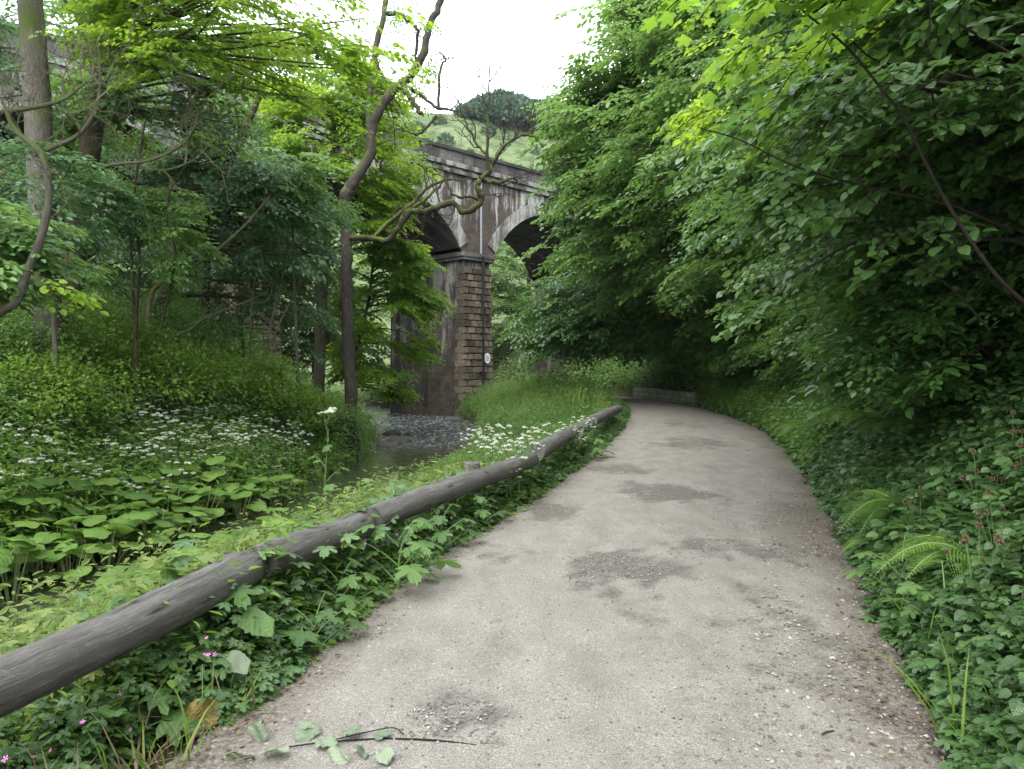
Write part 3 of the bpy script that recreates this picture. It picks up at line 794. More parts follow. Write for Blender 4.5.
def crown(center, radii, boughs, per, leaf, T, seed, trunk=None, droop=.30, tone=.5, spread=.22, spray=.85, face=True, low=-.75, fill=.45, sprays=SPRAYS,
          twigs=False, bough_r=.045, keep=None, outward=.9, lift=.12, flutter=0.0):
    """leaves and boughs of one crown.  Boughs run from the trunk line to points of the crown's outside"""
    q = np.random.default_rng(seed); gl, gb = Geo(), Geo()
    c, r = np.asarray(center, float), np.asarray(radii, float)
    cam = norm(np.array([0, 0, EYE]) - c)
    trunk = np.asarray(trunk if trunk is not None else [c - [0, 0, r[2]], c + [0, 0, r[2] * .5]], float)
    PS, HD, PT, RL, SCL, TN = [], [], [], [], [], []
    b = 0; tries = 0
    while b < boughs and tries < boughs * 30:
        tries += 1
        d = norm(q.normal(size=3))
        if d[2] < low: continue
        if face and np.dot(d, cam) < -.25 and q.random() < .8: continue
        u = .78 + .30 * q.random() ** 1.0
        e = c + r * d * u
        if keep is not None and not keep(e): continue
        zt = e[2] - .45 * np.hypot(e[0] - c[0], e[1] - c[1]) * .6 - .2
        t0 = np.clip((zt - trunk[0][2]) / max(trunk[-1][2] - trunk[0][2], .1), .05, .98)
        k = t0 * (len(trunk) - 1); i0 = int(min(k, len(trunk) - 2)); s = trunk[i0] * (1 - (k - i0)) + trunk[i0 + 1] * (k - i0)
        mid = (s + e) / 2 + np.array([0, 0, lift * np.linalg.norm(e - s)]) + q.normal(size=3) * .10 * np.linalg.norm(e - s)
        tt = np.linspace(0, 1, 7)[:, None]
        B = (1 - tt) ** 2 * s + 2 * tt * (1 - tt) * mid + tt ** 2 * e
        tube(gb, B, np.linspace(bough_r, .008, 7), 5)
        bt = np.clip(tone + q.normal() * spread, 0.02, .98)
        for j in range(per):
            t = 1 - (1 - fill) * q.random() if j else 1.0
            p = (1 - t) ** 2 * s + 2 * t * (1 - t) * mid + t ** 2 * e
            tg = norm(2 * (1 - t) * (mid - s) + 2 * t * (e - mid))
            h = math.atan2(tg[1], tg[0]); o_ = e - c; ho = math.atan2(o_[1] / r[1], o_[0] / r[0])
            dh = ((ho - h + math.pi) % (2 * math.pi) - math.pi) * .5
            h = h + dh + q.normal() * outward * .75
            PS.append(p + q.normal(size=3) * np.array([.14, .14, .10]) * spray * 1.6); HD.append(h)
            PT.append(-droop * (.6 + .8 * q.random()) + .25 * max(0, d[2]))
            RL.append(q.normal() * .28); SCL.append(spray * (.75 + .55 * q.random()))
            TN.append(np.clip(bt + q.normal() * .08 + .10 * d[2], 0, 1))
        b += 1
    PS = np.array(PS)
    place_sprays(gl, PS, np.array(HD), np.array(PT), np.array(RL), np.array(SCL), leaf, T, np.array(TN), sprays, 0, seed + 1, flutter, gb if twigs else None)
    return gl, gb

def limb_parts(parent, name, lines, mat, base, sides=8, k=5, rough=.06):
    """each limb of a hand-drawn skeleton as one mesh part"""
    for i, (pts, rad) in enumerate(lines):
        P, rr = smooth_line(pts, rad, k); g = Geo()
        tube(g, P, rr, sides, rough=rough, seed=i); g.build(name[i] if isinstance(name, list) else name, mat, parent, loc=None, smooth=True, lc=True)
        o = parent.children[-1] if False else None

def tree(name, label, cat, base, trunk, trad, cr, leafm, barkm, group=None, crown_name='crown'):
    """trunk (> boughs) and one crown under an Empty at the foot of the tree"""
    b = np.array([base[0], base[1], float(ground(base[0], base[1])) - .05]) if len(base) == 2 else np.asarray(base, float)
    t = thing(name, label, cat, b, 0, group)
    def put(g, n, m, par, **k):
        for i, p in enumerate(g.parts):
            if len(p[0]): g.parts[i] = ((p[0] - b).astype(np.float32),) + p[1:]
        return g.build(n, m, par, **k)
    P, rr = smooth_line([b] + [np.asarray(x, float) for x in trunk], trad, 6)
    g = Geo(); tube(g, P, rr, 10, rough=.07, seed=int(abs(b[0] * 10)))
    tk = put(g, 'trunk', M[barkm], t, smooth=True, lc=True)
    crs = cr if isinstance(cr, list) else [cr]
    for c in crs:
        kw = dict(c); lm = kw.pop('mat', leafm)
        kw.setdefault('trunk', P)
        gl, gb = crown(**kw)
        put(gb, 'boughs' if False else 'branch', M[barkm], tk, lc=True)
        put(gl, crown_name, M[lm], t, lc=True)
    return t

def G(x, y): return float(ground(x, y))
MD = dict(T=LEAF)
# ---- the wall of trees on the steep bank right of the track -------------------------------------------------------------
def bank_tree(label, x, y, c, r, boughs, per, leaf, seed, mat='hazel', bark='bark', cat='tree', name='hazel_tree', T=LEAF, trad=.12, group=None, **kw):
    z = G(x, y)
    cr = dict(center=c, radii=r, boughs=boughs, per=per, leaf=leaf, T=T, seed=seed, **kw)
    mid = (x * .75 + c[0] * .25, y * .7 + c[1] * .3, z + (c[2] - z) * .55)
    return tree(name, label, cat, (x, y), [mid, (x * .45 + c[0] * .55, y * .45 + c[1] * .55, c[2] + r[2] * .2), (c[0], c[1], c[2] + r[2] * .8)], [trad, trad * .8, trad * .5, trad * .2], cr, mat, bark, group)

bank_tree('hazel nearest on the bank above the ferns, arching low over the track edge', 5.8, 6.0, (4.75, 6.1, 3.6), (2.7, 2.5, 2.1), 84, 11, .074, 101, mat='hazel_near', T=OVATE, spray=.60, twigs=True, droop=.34, tone=.45, low=-.6)
bank_tree('hazel with long drooping tiers of leaves, second along the bank', 7.6, 8.6, (5.75, 8.9, 4.6), (3.1, 2.6, 3.3), 95, 12, .085, 102, T=OVATE, mat='hazel_near', spray=.75, droop=.38, tone=.45)
bank_tree('dense hazel between the drooping hazel and the tall leafy maple', 9.0, 12.2, (6.9, 12.2, 5.6), (3.3, 2.9, 4.6), 84, 11, .09, 103, spray=.85, droop=.36, tone=.40)
bank_tree('tall leafy field maple halfway along the bank, light green top', 10.2, 16.5, (7.7, 16.5, 6.6), (3.7, 3.3, 5.6), 110, 12, .11, 104, name='maple_tree', mat='mid', spray=.95, droop=.32)
bank_tree('tall fresh green sycamore over the middle of the bend', 10.5, 21.5, (7.6, 21.2, 8.0), (4.2, 3.6, 6.3), 130, 13, .13, 105, name='sycamore_tree', mat='mid', spray=1.05, droop=.30, tone=.55)
bank_tree('broad sycamore leaning out furthest towards the viaduct against the sky', 10.0, 26.5, (6.7, 26, 8.6), (5.2, 4.0, 6.2), 190, 15, .15, 106, name='sycamore_tree', mat='mid', spray=1.15, droop=.26, tone=.55, trad=.18)
bank_tree('low spreading sycamore hanging in front of the right hand arch', 8.6, 33.0, (5.0, 32.5, 3.5), (4.7, 3.0, 2.3), 110, 12, .15, 107, name='sycamore_tree', mat='hazel', spray=1.15, droop=.30, tone=.5, keep=lambda e: e[2] > 1.9 or e[0] > 6.6)
bank_tree('leafy ash filling the gap above the low stone wall', 10.5, 30.5, (7.6, 30, 7.2), (4.5, 3.4, 5.2), 120, 12, .14, 108, name='ash_tree', mat='mid', spray=1.1, droop=.26, tone=.5)
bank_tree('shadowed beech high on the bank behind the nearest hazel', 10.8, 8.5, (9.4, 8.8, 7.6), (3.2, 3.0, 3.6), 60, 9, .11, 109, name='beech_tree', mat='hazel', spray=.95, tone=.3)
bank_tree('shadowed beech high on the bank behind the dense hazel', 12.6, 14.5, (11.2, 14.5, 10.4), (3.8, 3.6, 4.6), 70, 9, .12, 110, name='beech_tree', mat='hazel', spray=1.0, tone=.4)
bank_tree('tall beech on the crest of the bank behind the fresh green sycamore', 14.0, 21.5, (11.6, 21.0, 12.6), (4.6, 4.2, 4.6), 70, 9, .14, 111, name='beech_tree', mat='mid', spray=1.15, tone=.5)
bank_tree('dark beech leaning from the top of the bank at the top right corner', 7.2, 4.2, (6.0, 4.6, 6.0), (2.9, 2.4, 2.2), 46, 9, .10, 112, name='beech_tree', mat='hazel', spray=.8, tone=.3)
# leafy shrubs that fill the foot of the bank
for i, (lab, x, y, rx, rz, mat, leaf) in enumerate([
        ('bramble shrub at the bank foot just past the ferns', 4.9, 7.4, 1.25, 1.0, 'hazel', .075),
        ('dark dogwood shrub under the drooping hazel', 6.2, 9.6, 1.5, 1.2, 'hazel', .08),
        ('rounded hazel shrub on the bank beside the middle of the track', 7.4, 12.6, 1.7, 1.4, 'hazel', .085),
        ('dogwood shrub in deep shade below the tall field maple', 8.2, 16.6, 1.9, 1.6, 'hazel', .09),
        ('elder shrub in the shade where the track starts to bend', 8.9, 20.8, 2.0, 1.7, 'hazel', .10),
        ('elder shrub at the near end of the low stone wall', 9.0, 25.6, 2.0, 1.9, 'hazel', .11),
        ('elder shrub spilling over the top of the low stone wall', 9.2, 30.2, 2.1, 1.9, 'hazel', .12),
        ('shrub in shade at the far end of the low stone wall', 8.3, 35.6, 2.1, 2.0, 'hazel', .12),
        ('lighter hazel shrub with sprays brushing the track just past the pale ferns', 6.95, 14.6, 1.35, 1.35, 'mid', .085),
        ('fresh green shrub low beside the track below the shaded dogwood', 7.9, 18.6, 1.5, 1.5, 'mid', .09),
        ('fresh green shrub at the track edge before the low stone wall', 8.5, 23.2, 1.6, 1.6, 'mid', .10),
        ('light green shrub right at the near corner of the low stone wall', 8.7, 27.4, 1.6, 1.5, 'mid', .11)]):
    z = G(x, y)
    tree('bank_shrub', lab, 'shrub', (x, y), [(x - .1, y, z + rz * .5), (x - .2, y, z + rz)], [.05, .04, .02],
         dict(center=(x - .3, y, z + rz * .62), radii=(rx, rx, rz), boughs=34, per=8, leaf=leaf, T=LEAF, seed=200 + i, spray=.62, droop=.25, tone=.4 + .06 * (i % 3), low=-.35, bough_r=.015), mat, 'bark')
_h2 = [o for o in SC.objects if o.name == 'hazel_tree.001'][0]; _b2 = np.array(_h2.location)
gl, gb = crown((3.3, 7.4, 4.2), (1.5, 1.5, 1.2), 17, 5, .078, OVATE, 320, trunk=[(7.0, 8.6, 3.0), (6.3, 8.4, 4.4), (5.6, 8.2, 5.2)], spray=.55, droop=.3, tone=.45, twigs=True, bough_r=.014, face=False, low=-.8, fill=.6)  # extra sprays in a brighter leaf material; backlight put into their colour
for g_, n_, m_ in ((gl, 'crown', 'bright'), (gb, 'branch', 'twig_dark')):
    for i, p in enumerate(g_.parts):
        if len(p[0]): g_.parts[i] = ((p[0] - _b2).astype(np.float32),) + p[1:]
    g_.build(n_, M[m_], _h2, lc=True)
# a few bare dark boughs of the nearest hazel that show between its leaves
_h = [o for o in SC.objects if o.name == 'hazel_tree'][0]; _hb = np.array(_h.location); _tk = [c for c in _h.children if c.name.startswith('trunk')][0]
for Yb, pts, r in ((4.2, [(1060, 330), (1005, 285), (965, 232), (930, 172), (905, 120), (884, 92), (846, 46), (800, 8), (770, -30)], .013), (4.4, [(925, 165), (935, 120), (928, 60), (932, -10)], .009), (4.9, [(990, 330), (948, 285), (905, 258), (870, 232)], .009),
                   (4.6, [(1010, 230), (950, 205), (880, 190), (800, 168), (740, 140), (700, 128)], .010), (5.0, [(1000, 100), (940, 70), (880, 62), (850, 40)], .011), (5.2, [(1060, 330), (1015, 300), (960, 262), (900, 225), (850, 180)], .008)):
    P, rr = smooth_line(np.array([at(x, y, Yb + .4 - .05 * k) for k, (x, y) in enumerate(pts)]) - _hb, list(np.linspace(r, r * .35, len(pts))), 5)
    g = Geo(); tube(g, P, rr, 6, rough=.08); g.build('branch', M['twig_dark'], _tk, smooth=True, lc=True)
# the sycamore bough with big yellow green leaves hanging into the top of the picture
b0 = np.array([5.2, 2.6, G(5.2, 2.6)])
tree('sycamore_tree', 'sycamore sapling whose big yellow green leaves hang into the top of the view', 'tree', (5.2, 2.6), [(4.6, 2.9, 3.2), (3.4, 3.4, 4.1), (2.4, 3.7, 4.0)], [.07, .055, .035, .02],
     [dict(center=(1.75, 4.0, 3.74), radii=(.50, .5, .24), boughs=10, per=4, leaf=.085, T=SYCAMORE, seed=303, trunk=[(3.4, 3.4, 4.1), (2.8, 3.6, 4.05), (2.4, 3.7, 4.0)], spray=.42, sprays=SPARSE, droop=.35, tone=.6, twigs=True, bough_r=.012, low=-1, face=False),
      dict(center=(3.0, 4.3, 3.9), radii=(.8, .8, .4), boughs=7, per=3, leaf=.075, T=OVATE, seed=304, mat='bright', trunk=[(3.9, 3.2, 3.7), (3.4, 3.4, 4.1), (2.9, 3.6, 4.1)], spray=.5, sprays=SPARSE, droop=.3, tone=.45, twigs=True, bough_r=.012, low=-1, face=False)], 'sycamore', 'twig_dark')

# ---- left side ----------------------------------------------------------------------------------------------------------
def skeleton(name, label, cat, base, limbs, mat, k=5, rough=.06, wob=.0):
    """a tree drawn limb by limb; the first limb is the trunk"""
    b = np.asarray(base, float); t = thing(name, label, cat, b)
    tk = None
    for i, (pts, rad) in enumerate(limbs):
        P, rr = smooth_line(np.asarray(pts, float) - b, rad, k); g = Geo()
        tube(g, P + np.random.default_rng(i).normal(size=P.shape) * wob, rr, 12 if i == 0 else 7, rough=rough, seed=i + 3)
        o = g.build('trunk' if i == 0 else 'branch', mat[i] if isinstance(mat, list) else mat, t if i == 0 else tk, smooth=True, lc=True)
        if i == 0: tk = o
    return t, tk, b

def twiggery(starts, seed, length=.8, n=3, depth=2, r=.012, up=.25, wig=.25):
    """bare twigs forking from the given (point, direction) starts; returns polylines"""
    q = np.random.default_rng(seed); out = []
    def go(p, d, ln, r_, lev):
        pts = [p]; dd = norm(d)
        for i in range(5):
            dd = norm(dd + q.normal(size=3) * wig + np.array([0, 0, up * .25])); pts.append(pts[-1] + dd * ln / 5)
        out.append((np.array(pts), np.linspace(r_, r_ * .35, 6)))
        if lev:
            for j in range(n):
                i = q.integers(2, 6); a = norm(dd + q.normal(size=3) * .8)
                go(pts[i], a, ln * (.45 + .3 * q.random()), r_ * .55, lev - 1)
    all_ = []
    for p, d in starts:
        out = []; go(np.asarray(p, float), np.asarray(d, float), length * (.7 + .6 * q.random()), r, depth); all_.append(out)
    return all_

def add_part(parent, b, g, name, mat, **k):
    for i, p in enumerate(g.parts):
        if len(p[0]): g.parts[i] = ((p[0] - b).astype(np.float32),) + p[1:]
    return g.build(name, mat, parent, **k)

def twig_part(parent, b, lines, name, mat, sides=4):
    for tw in lines:
        g = Geo()
        for P, rr in tw: tube(g, P, rr, sides)
        add_part(parent, b, g, name, mat, lc=True)

# the crooked tree on the river bank
Yt = 21.0
A = lambda x, y, d=0: at(x, y, Yt + d)
foot = A(351, 470); foot[2] = G(foot[0], Yt) - .1
t1, tk1, bb = skeleton('crooked_tree', 'crooked bare-stemmed tree with a forked top and mossy arm on the river bank', 'tree', foot, [
    ([foot, A(351, 412), A(349, 360), A(346, 300), A(347, 250), A(345, 205), A(349, 190), A(361, 172), A(371, 150), A(372, 128), A(384, 102), A(398, 86), A(414, 72), A(424, 50), A(430, 24), A(440, 0), A(447, -40), A(452, -90)],
     [.24, .19, .17, .16, .155, .17, .175, .155, .14, .125, .135, .125, .11, .105, .095, .09, .075, .05]),
    ([A(371, 132), A(369, 105, .3), A(375, 70, .5), A(376, 45, .6), A(384, 15, .7), A(386, -25, .8), A(380, -80, 1)], [.10, .10, .085, .09, .08, .07, .05]),
    ([A(388, 14), A(398, 14, -.1), A(410, 22, -.2), A(418, 32, -.2), A(416, 50, -.1), A(416, 66)], [.07, .06, .055, .05, .045, .03]),
    ([A(398, 88), A(384, 78), A(376, 62)], [.07, .05, .03]),
    ([A(402, 86), A(412, 100, -.2), A(420, 112, -.3), A(424, 116, -.4)], [.09, .07, .06, .02]),
    ([A(410, 88, .1), A(428, 100, .1), A(438, 108, .1), A(456, 110, .2)], [.06, .04, .05, .02]),
    ([A(438, 108, .1), A(440, 70), A(446, 60), A(438, 52)], [.045, .035, .03, .015]),
    ([A(436, 116, .1), A(428, 126), A(418, 134), A(412, 134)], [.045, .04, .035, .015]),
], M['bark_red'], rough=.13, wob=.018)
# its mossy arm with the bare crown at the end
arm = [([A(349, 238), A(368, 238, -.2), A(388, 240, -.4), A(400, 226, -.5), A(410, 213, -.6), A(426, 212, -.6), A(440, 206, -.7), A(454, 203, -.7), A(464, 212, -.7), A(478, 205, -.7), A(481, 196, -.7), A(477, 186, -.7), A(482, 178, -.7)],
        [.13, .12, .11, .105, .11, .11, .12, .10, .10, .115, .12, .11, .09]),
       ([A(482, 178, -.7), A(490, 170, -.7), A(494, 160, -.7), A(504, 146, -.7), A(516, 138, -.7), A(526, 135, -.7), A(538, 140, -.7), A(541, 151, -.7)], [.09, .075, .07, .065, .05, .04, .03, .012]),
       ([A(489, 172, -.7), A(487, 150, -.8), A(488, 120, -.8), A(489, 90, -.8), A(490, 40, -.8)], [.07, .055, .04, .03, .010]),
       ([A(488, 155, -.7), A(480, 148, -.7), A(470, 132, -.7), A(461, 112, -.7)], [.05, .045, .035, .015]),
       ([A(484, 180, -.7), A(500, 182, -.9), A(512, 178, -1), A(518, 184, -1)], [.07, .06, .045, .02]),
       ([A(480, 200, -.7), A(470, 196, -.8), A(456, 196, -.9), A(448, 186, -.9), A(444, 172, -.9)], [.06, .055, .05, .04, .015]),
       ([A(400, 228, -.5), A(404, 214, -.3), A(420, 204, -.2), A(436, 190, -.1), A(446, 176, 0)], [.07, .07, .06, .045, .02]),
       ([A(372, 238, -.2), A(390, 222, .3), A(410, 206, .4), A(425, 190, .5), A(444, 180, .6), A(466, 180, .6)], [.06, .08, .08, .06, .05, .02]),
       ([A(516, 138, -.7), A(514, 124, -.7), A(509, 108, -.7)], [.035, .025, .01])]
for pts, rad in arm:
    P, rr = smooth_line(np.asarray(pts) - bb, rad, 5); g = Geo(); tube(g, P + np.random.default_rng(int(P[0][2] * 77)).normal(size=P.shape) * .016, rr * .76, 8, rough=.24, seed=int(P[0][2] * 99)); g.build('mossy_branch', M['bark_moss'], t1, smooth=True, lc=True)
starts = [(A(504, 146, -.7), (.3, 0, 1)), (A(516, 138, -.7), (.5, 0, .6)), (A(526, 135, -.7), (1, 0, .2)), (A(488, 120, -.8), (.6, 0, 1)), (A(489, 95, -.8), (-.8, 0, .6)), (A(489, 82, -.8), (.5, .2, .9)), (A(488, 108, -.8), (-1, .1, .5)),
          (A(470, 132, -.7), (-.6, 0, .7)), (A(480, 148, -.7), (-.9, 0, .3)), (A(500, 182, -.9), (1, 0, -.3)), (A(512, 178, -1), (1, 0, -.5)), (A(448, 186, -.9), (-.5, 0, .9)), (A(436, 190, -.1), (.3, 0, 1)), (A(454, 203, -.7), (.4, 0, -.9)),
          (A(426, 212, -.6), (-.3, -.2, -1)), (A(464, 180, .6), (.7, 0, .4)), (A(441, 208, -.7), (-.2, 0, .8)), (A(494, 160, -.7), (.7, -.3, .4)), (A(532, 136, -.7), (.4, 0, 1)), (A(498, 152, -.7), (-.4, .2, 1)), (A(487, 140, -.8), (.7, .2, .6)), (A(475, 140, -.7), (.2, 0, 1)), (A(464, 118, -.7), (-.5, 0, 1)), (A(509, 108, -.7), (.3, 0, 1)), (A(481, 195, -.7), (.8, -.2, .2)), (A(410, 213, -.6), (0, -.3, 1)), (A(400, 226, -.5), (.4, 0, -1)), (A(425, 190, .5), (.2, 0, 1)), (A(388, 238, -.4), (-.2, -.3, 1)), (A(420, 204, -.2), (.5, 0, .8)), (A(440, 60), (.6, 0, .6)), (A(450, 110, .2), (.8, 0, .3)), (A(418, 134), (-.7, 0, -.2))]
twig_part(t1, bb, twiggery(starts, 5, .8, 4, 2, .020, .3, .30), 'bare_twig', M['twig_dark'])
gl, gb = crown((-3.6, 21.6, 9.6), (1.3, 1.2, 2.6), 26, 4, .07, LEAF, 311, trunk=[A(384, 100), A(424, 50), A(440, 0)], spray=.5, sprays=SPARSE, droop=.2, tone=.45, bough_r=.012, face=False)
add_part(t1, bb, gl, 'crown', M['mid'])
add_part(t1, bb, gb, 'bare_twig', M['twig_dark'], lc=True)

# two big trunks at the upper left
def left_tree(label, name, pts, rad, cr, leafm, barkm):
    b = (pts[0][0], pts[0][1]); return tree(name, label, 'tree', b, pts[1:], rad, cr, leafm, barkm)
Y0 = 13.5
left_tree('thick pale grey beech trunk rising at the left edge', 'beech_tree', [at(50, 330, Y0), at(44, 250, Y0), at(38, 120, Y0), at(33, 40, Y0), at(26, -60, Y0), at(20, -200, Y0)], [.28, .24, .225, .21, .19, .15],
          [dict(center=(-8.2, 13.2, 10.2), radii=(3.4, 2.8, 2.2), boughs=9, per=7, leaf=.09, T=LEAF, seed=401, spray=.8, tone=.4, low=-.5, sprays=SPRAYS)], 'mid', 'bark_grey')
Y1 = 15.5
t2nd = left_tree('second dark trunk carrying the bright yellow green boughs overhead', 'maple_tree', [at(66, 300, Y1), at(78, 230, Y1), at(95, 120, Y1), at(101, 40, Y1), at(108, -20, Y1), at(112, -120, Y1)], [.25, .21, .19, .17, .15, .10],
          [dict(center=(-4.55, 13.2, 7.35), radii=(2.3, 2.0, 1.25), boughs=44, per=8, leaf=.095, T=LEAF, seed=402, spray=.75, tone=.6, droop=.22, trunk=[at(100, 40, Y1), at(150, 15, 14.5), at(190, 5, 14)], low=-.8, lift=.02, bough_r=.05),
           dict(center=at(185, 112, 16.5), radii=(2.2, 1.6, 1.1), boughs=26, per=8, leaf=.10, T=LEAF, seed=411, spray=.75, tone=.5, droop=.3, trunk=[at(95, 110, Y1), at(99, 60, Y1), at(100, 40, Y1)], low=-.8, mat='mid'),
           dict(center=(-6.4, 14.2, 8.7), radii=(2.6, 2.2, 1.2), boughs=8, per=7, leaf=.10, T=LEAF, seed=403, spray=.8, tone=.4, droop=.22, trunk=[at(100, 30, Y1), at(104, -20, Y1), at(110, -90, Y1)], low=-.8, mat='mid')], 'bright', 'bark_ivy')
Y2 = 18.0
left_tree('dark leaning trunk with drooping deep green foliage beside the dark pier', 'elm_tree', [at(140, 350, Y2), at(170, 280, Y2), at(210, 200, Y2), at(240, 140, Y2), at(262, 90, Y2)], [.17, .15, .13, .10, .06],
          [dict(center=(-6.9, 18.6, 5.2), radii=(2.4, 2.0, 1.7), boughs=42, per=8, leaf=.10, T=LEAF, seed=404, spray=.85, tone=.45, droop=.42, low=-.7),
           dict(center=(-6.7, 23.2, 4.0), radii=(1.3, 1.3, 2.2), boughs=24, per=8, leaf=.11, T=LEAF, seed=405, spray=.85, tone=.6, droop=.42, low=-.8)], 'teal', 'bark_ivy')
left_tree('bright leafy sycamore behind the crooked tree beside the arch', 'sycamore_tree', [at(318, 400, 25.5), at(322, 300, 25.5), at(330, 200, 25.5), at(336, 90, 25.5)], [.20, .17, .13, .05],
          [dict(center=(-6.0, 25.6, 8.3), radii=(2.6, 2.3, 3.4), boughs=84, per=10, leaf=.13, T=LEAF, seed=406, spray=.95, tone=.6, droop=.25)], 'bright', 'bark')
left_tree('drooping sycamore sapling over the water in front of the pier', 'sycamore_tree', [(-6.2, 28.0, 0), (-5.9, 28.0, 2.0), (-5.4, 27.9, 4.0), (-5.2, 27.8, 5.6)], [.10, .08, .06, .03],
          [dict(center=(-4.75, 27.6, 3.4), radii=(1.55, 1.5, 3.2), boughs=44, per=9, leaf=.13, T=LEAF, seed=407, spray=.85, tone=.4, droop=.32, low=-.95)], 'bright', 'bark')
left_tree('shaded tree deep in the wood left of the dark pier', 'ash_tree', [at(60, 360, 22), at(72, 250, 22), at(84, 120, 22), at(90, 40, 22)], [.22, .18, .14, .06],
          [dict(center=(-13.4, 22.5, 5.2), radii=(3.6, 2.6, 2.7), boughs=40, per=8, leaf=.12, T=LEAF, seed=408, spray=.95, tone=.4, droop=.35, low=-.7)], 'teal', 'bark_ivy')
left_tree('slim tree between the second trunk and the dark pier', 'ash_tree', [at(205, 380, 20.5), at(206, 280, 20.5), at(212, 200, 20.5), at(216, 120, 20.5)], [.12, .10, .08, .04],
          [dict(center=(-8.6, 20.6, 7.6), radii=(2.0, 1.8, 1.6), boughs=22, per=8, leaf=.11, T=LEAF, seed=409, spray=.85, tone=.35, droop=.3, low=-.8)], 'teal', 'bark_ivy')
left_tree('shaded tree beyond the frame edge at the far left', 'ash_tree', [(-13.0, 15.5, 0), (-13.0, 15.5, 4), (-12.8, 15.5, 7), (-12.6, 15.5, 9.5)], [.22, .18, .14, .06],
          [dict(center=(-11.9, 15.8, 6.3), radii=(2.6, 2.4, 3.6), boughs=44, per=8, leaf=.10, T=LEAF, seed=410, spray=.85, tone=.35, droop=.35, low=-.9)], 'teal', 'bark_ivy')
# bushes and leafy saplings that clothe the left bank
def bush(label, px, Y, zc, rx, rz, mat, leaf, seed, n=6500, T=LEAF):
    q = np.random.default_rng(seed); x = (px - CX) / FOC * Y; z = G(x, Y); t = thing('bank_bush', label, 'bush', (x, Y, z))
    nc = 70; d = norm(q.normal(size=(nc, 3))); d[:, 2] = np.abs(d[:, 2]) - .35 * q.random(nc)
    C = d * np.array([rx, rx, rz]) * q.uniform(.62, 1.08, (nc, 1)); w = q.integers(0, nc, n)
    P = C[w] + q.normal(size=(n, 3)) * np.array([.16, .16, .12]) * rx * .9
    o = norm(P / np.array([rx, rx, rz]))
    D = o * [1, 1, .3] + q.normal(size=(n, 3)) * .6; N = q.normal(size=(n, 3)) * .45 + [0, 0, 1.0] + o * .5
    ct = q.uniform(.25, .75, nc)
    g = Geo(); scatter(g, T, P + [0, 0, zc - z], D, N, leaf * q.uniform(.6, 1.4, n), 0, np.clip(ct[w] + q.normal(size=n) * .16, 0, 1))
    g.build('foliage', M[mat], t, lc=True)
    g = Geo()
    for c in C[::3]:
        e = c + [0, 0, zc - z]; petiole_(g, np.array([0, 0, -.1]), e, .014)
    g.build('stems', M['bark'], t, lc=True)
def petiole_(g, p0, p1, r):
    u = np.linspace(0, 1, 6)[:, None]; m_ = (p0 + p1) / 2 + np.array([0, 0, .12]); tube(g, (1 - u) ** 2 * p0 + 2 * u * (1 - u) * m_ + u ** 2 * p1, np.linspace(r, r * .3, 6), 4)
for i, (lab, px, Y, zc, rx, rz, mat) in enumerate([
        ('fine leaved bush at the far left of the bank in front of the beech trunk', 10, 13.6, 1.9, 1.35, 1.25, 'mid'),
        ('yellow green bush below the second dark trunk', 88, 14.8, 1.75, 1.45, 1.15, 'herb'),
        ('pale green bush in the middle of the left bank', 165, 15.4, 1.15, 1.45, 1.10, 'herb'),
        ('bush at the top of the left bank under the leaning dark trunk', 190, 19.0, 2.15, 1.8, 1.15, 'mid'),
        ('light green bush at the foot of the dark pier', 236, 17.5, 1.0, 1.4, 1.05, 'herb'),
        ('rounded bush by the river left of the crooked tree', 288, 18.6, .35, 1.2, .9, 'herb'),
        ('low bush at the foot of the crooked tree', 322, 20.2, -.15, 1.0, .75, 'mid'),
        ('tall bush high on the bank behind the yellow green one', 118, 17.6, 2.4, 1.6, 1.1, 'mid'),
        ('low bush behind the white flowers at the left edge', 48, 12.4, .95, 1.1, .85, 'herb')]):
    bush(lab, px, Y, zc, rx, rz, mat, .068, 600 + i)
for i, (lab, px, py, Y, r, mat) in enumerate([('leafy sapling in front of the thick beech trunk', 45, 205, 12.4, 1.0, 'teal'), ('drooping sapling between the two big trunks and the dead bough', 128, 235, 14.6, 1.2, 'mid'),
        ('sapling with pale sprays in front of the pier of the leftmost arch', 290, 190, 18.5, 1.1, 'mid'), ('leafy sapling cut by the left edge of the view', -12, 250, 9.6, .6, 'mid'), ('sapling whose leaves half hide the dark pier', 238, 285, 21.5, 1.3, 'teal')]):
    p = at(px, py, Y); z = G(p[0], Y); off = -.9 if px < 0 else .2
    tree('leafy_sapling', lab, 'sapling', (p[0] + off, Y), [(p[0] + off * .6, Y, (z + p[2]) / 2), (p[0], Y, p[2] + r * .8)], [.05, .04, .015],
         dict(center=p, radii=(r, r, r * .9), boughs=18, per=7, leaf=.085, T=LEAF, seed=640 + i, spray=.6, droop=.3, tone=.5, low=-.8, bough_r=.015), mat, 'bark_grey')
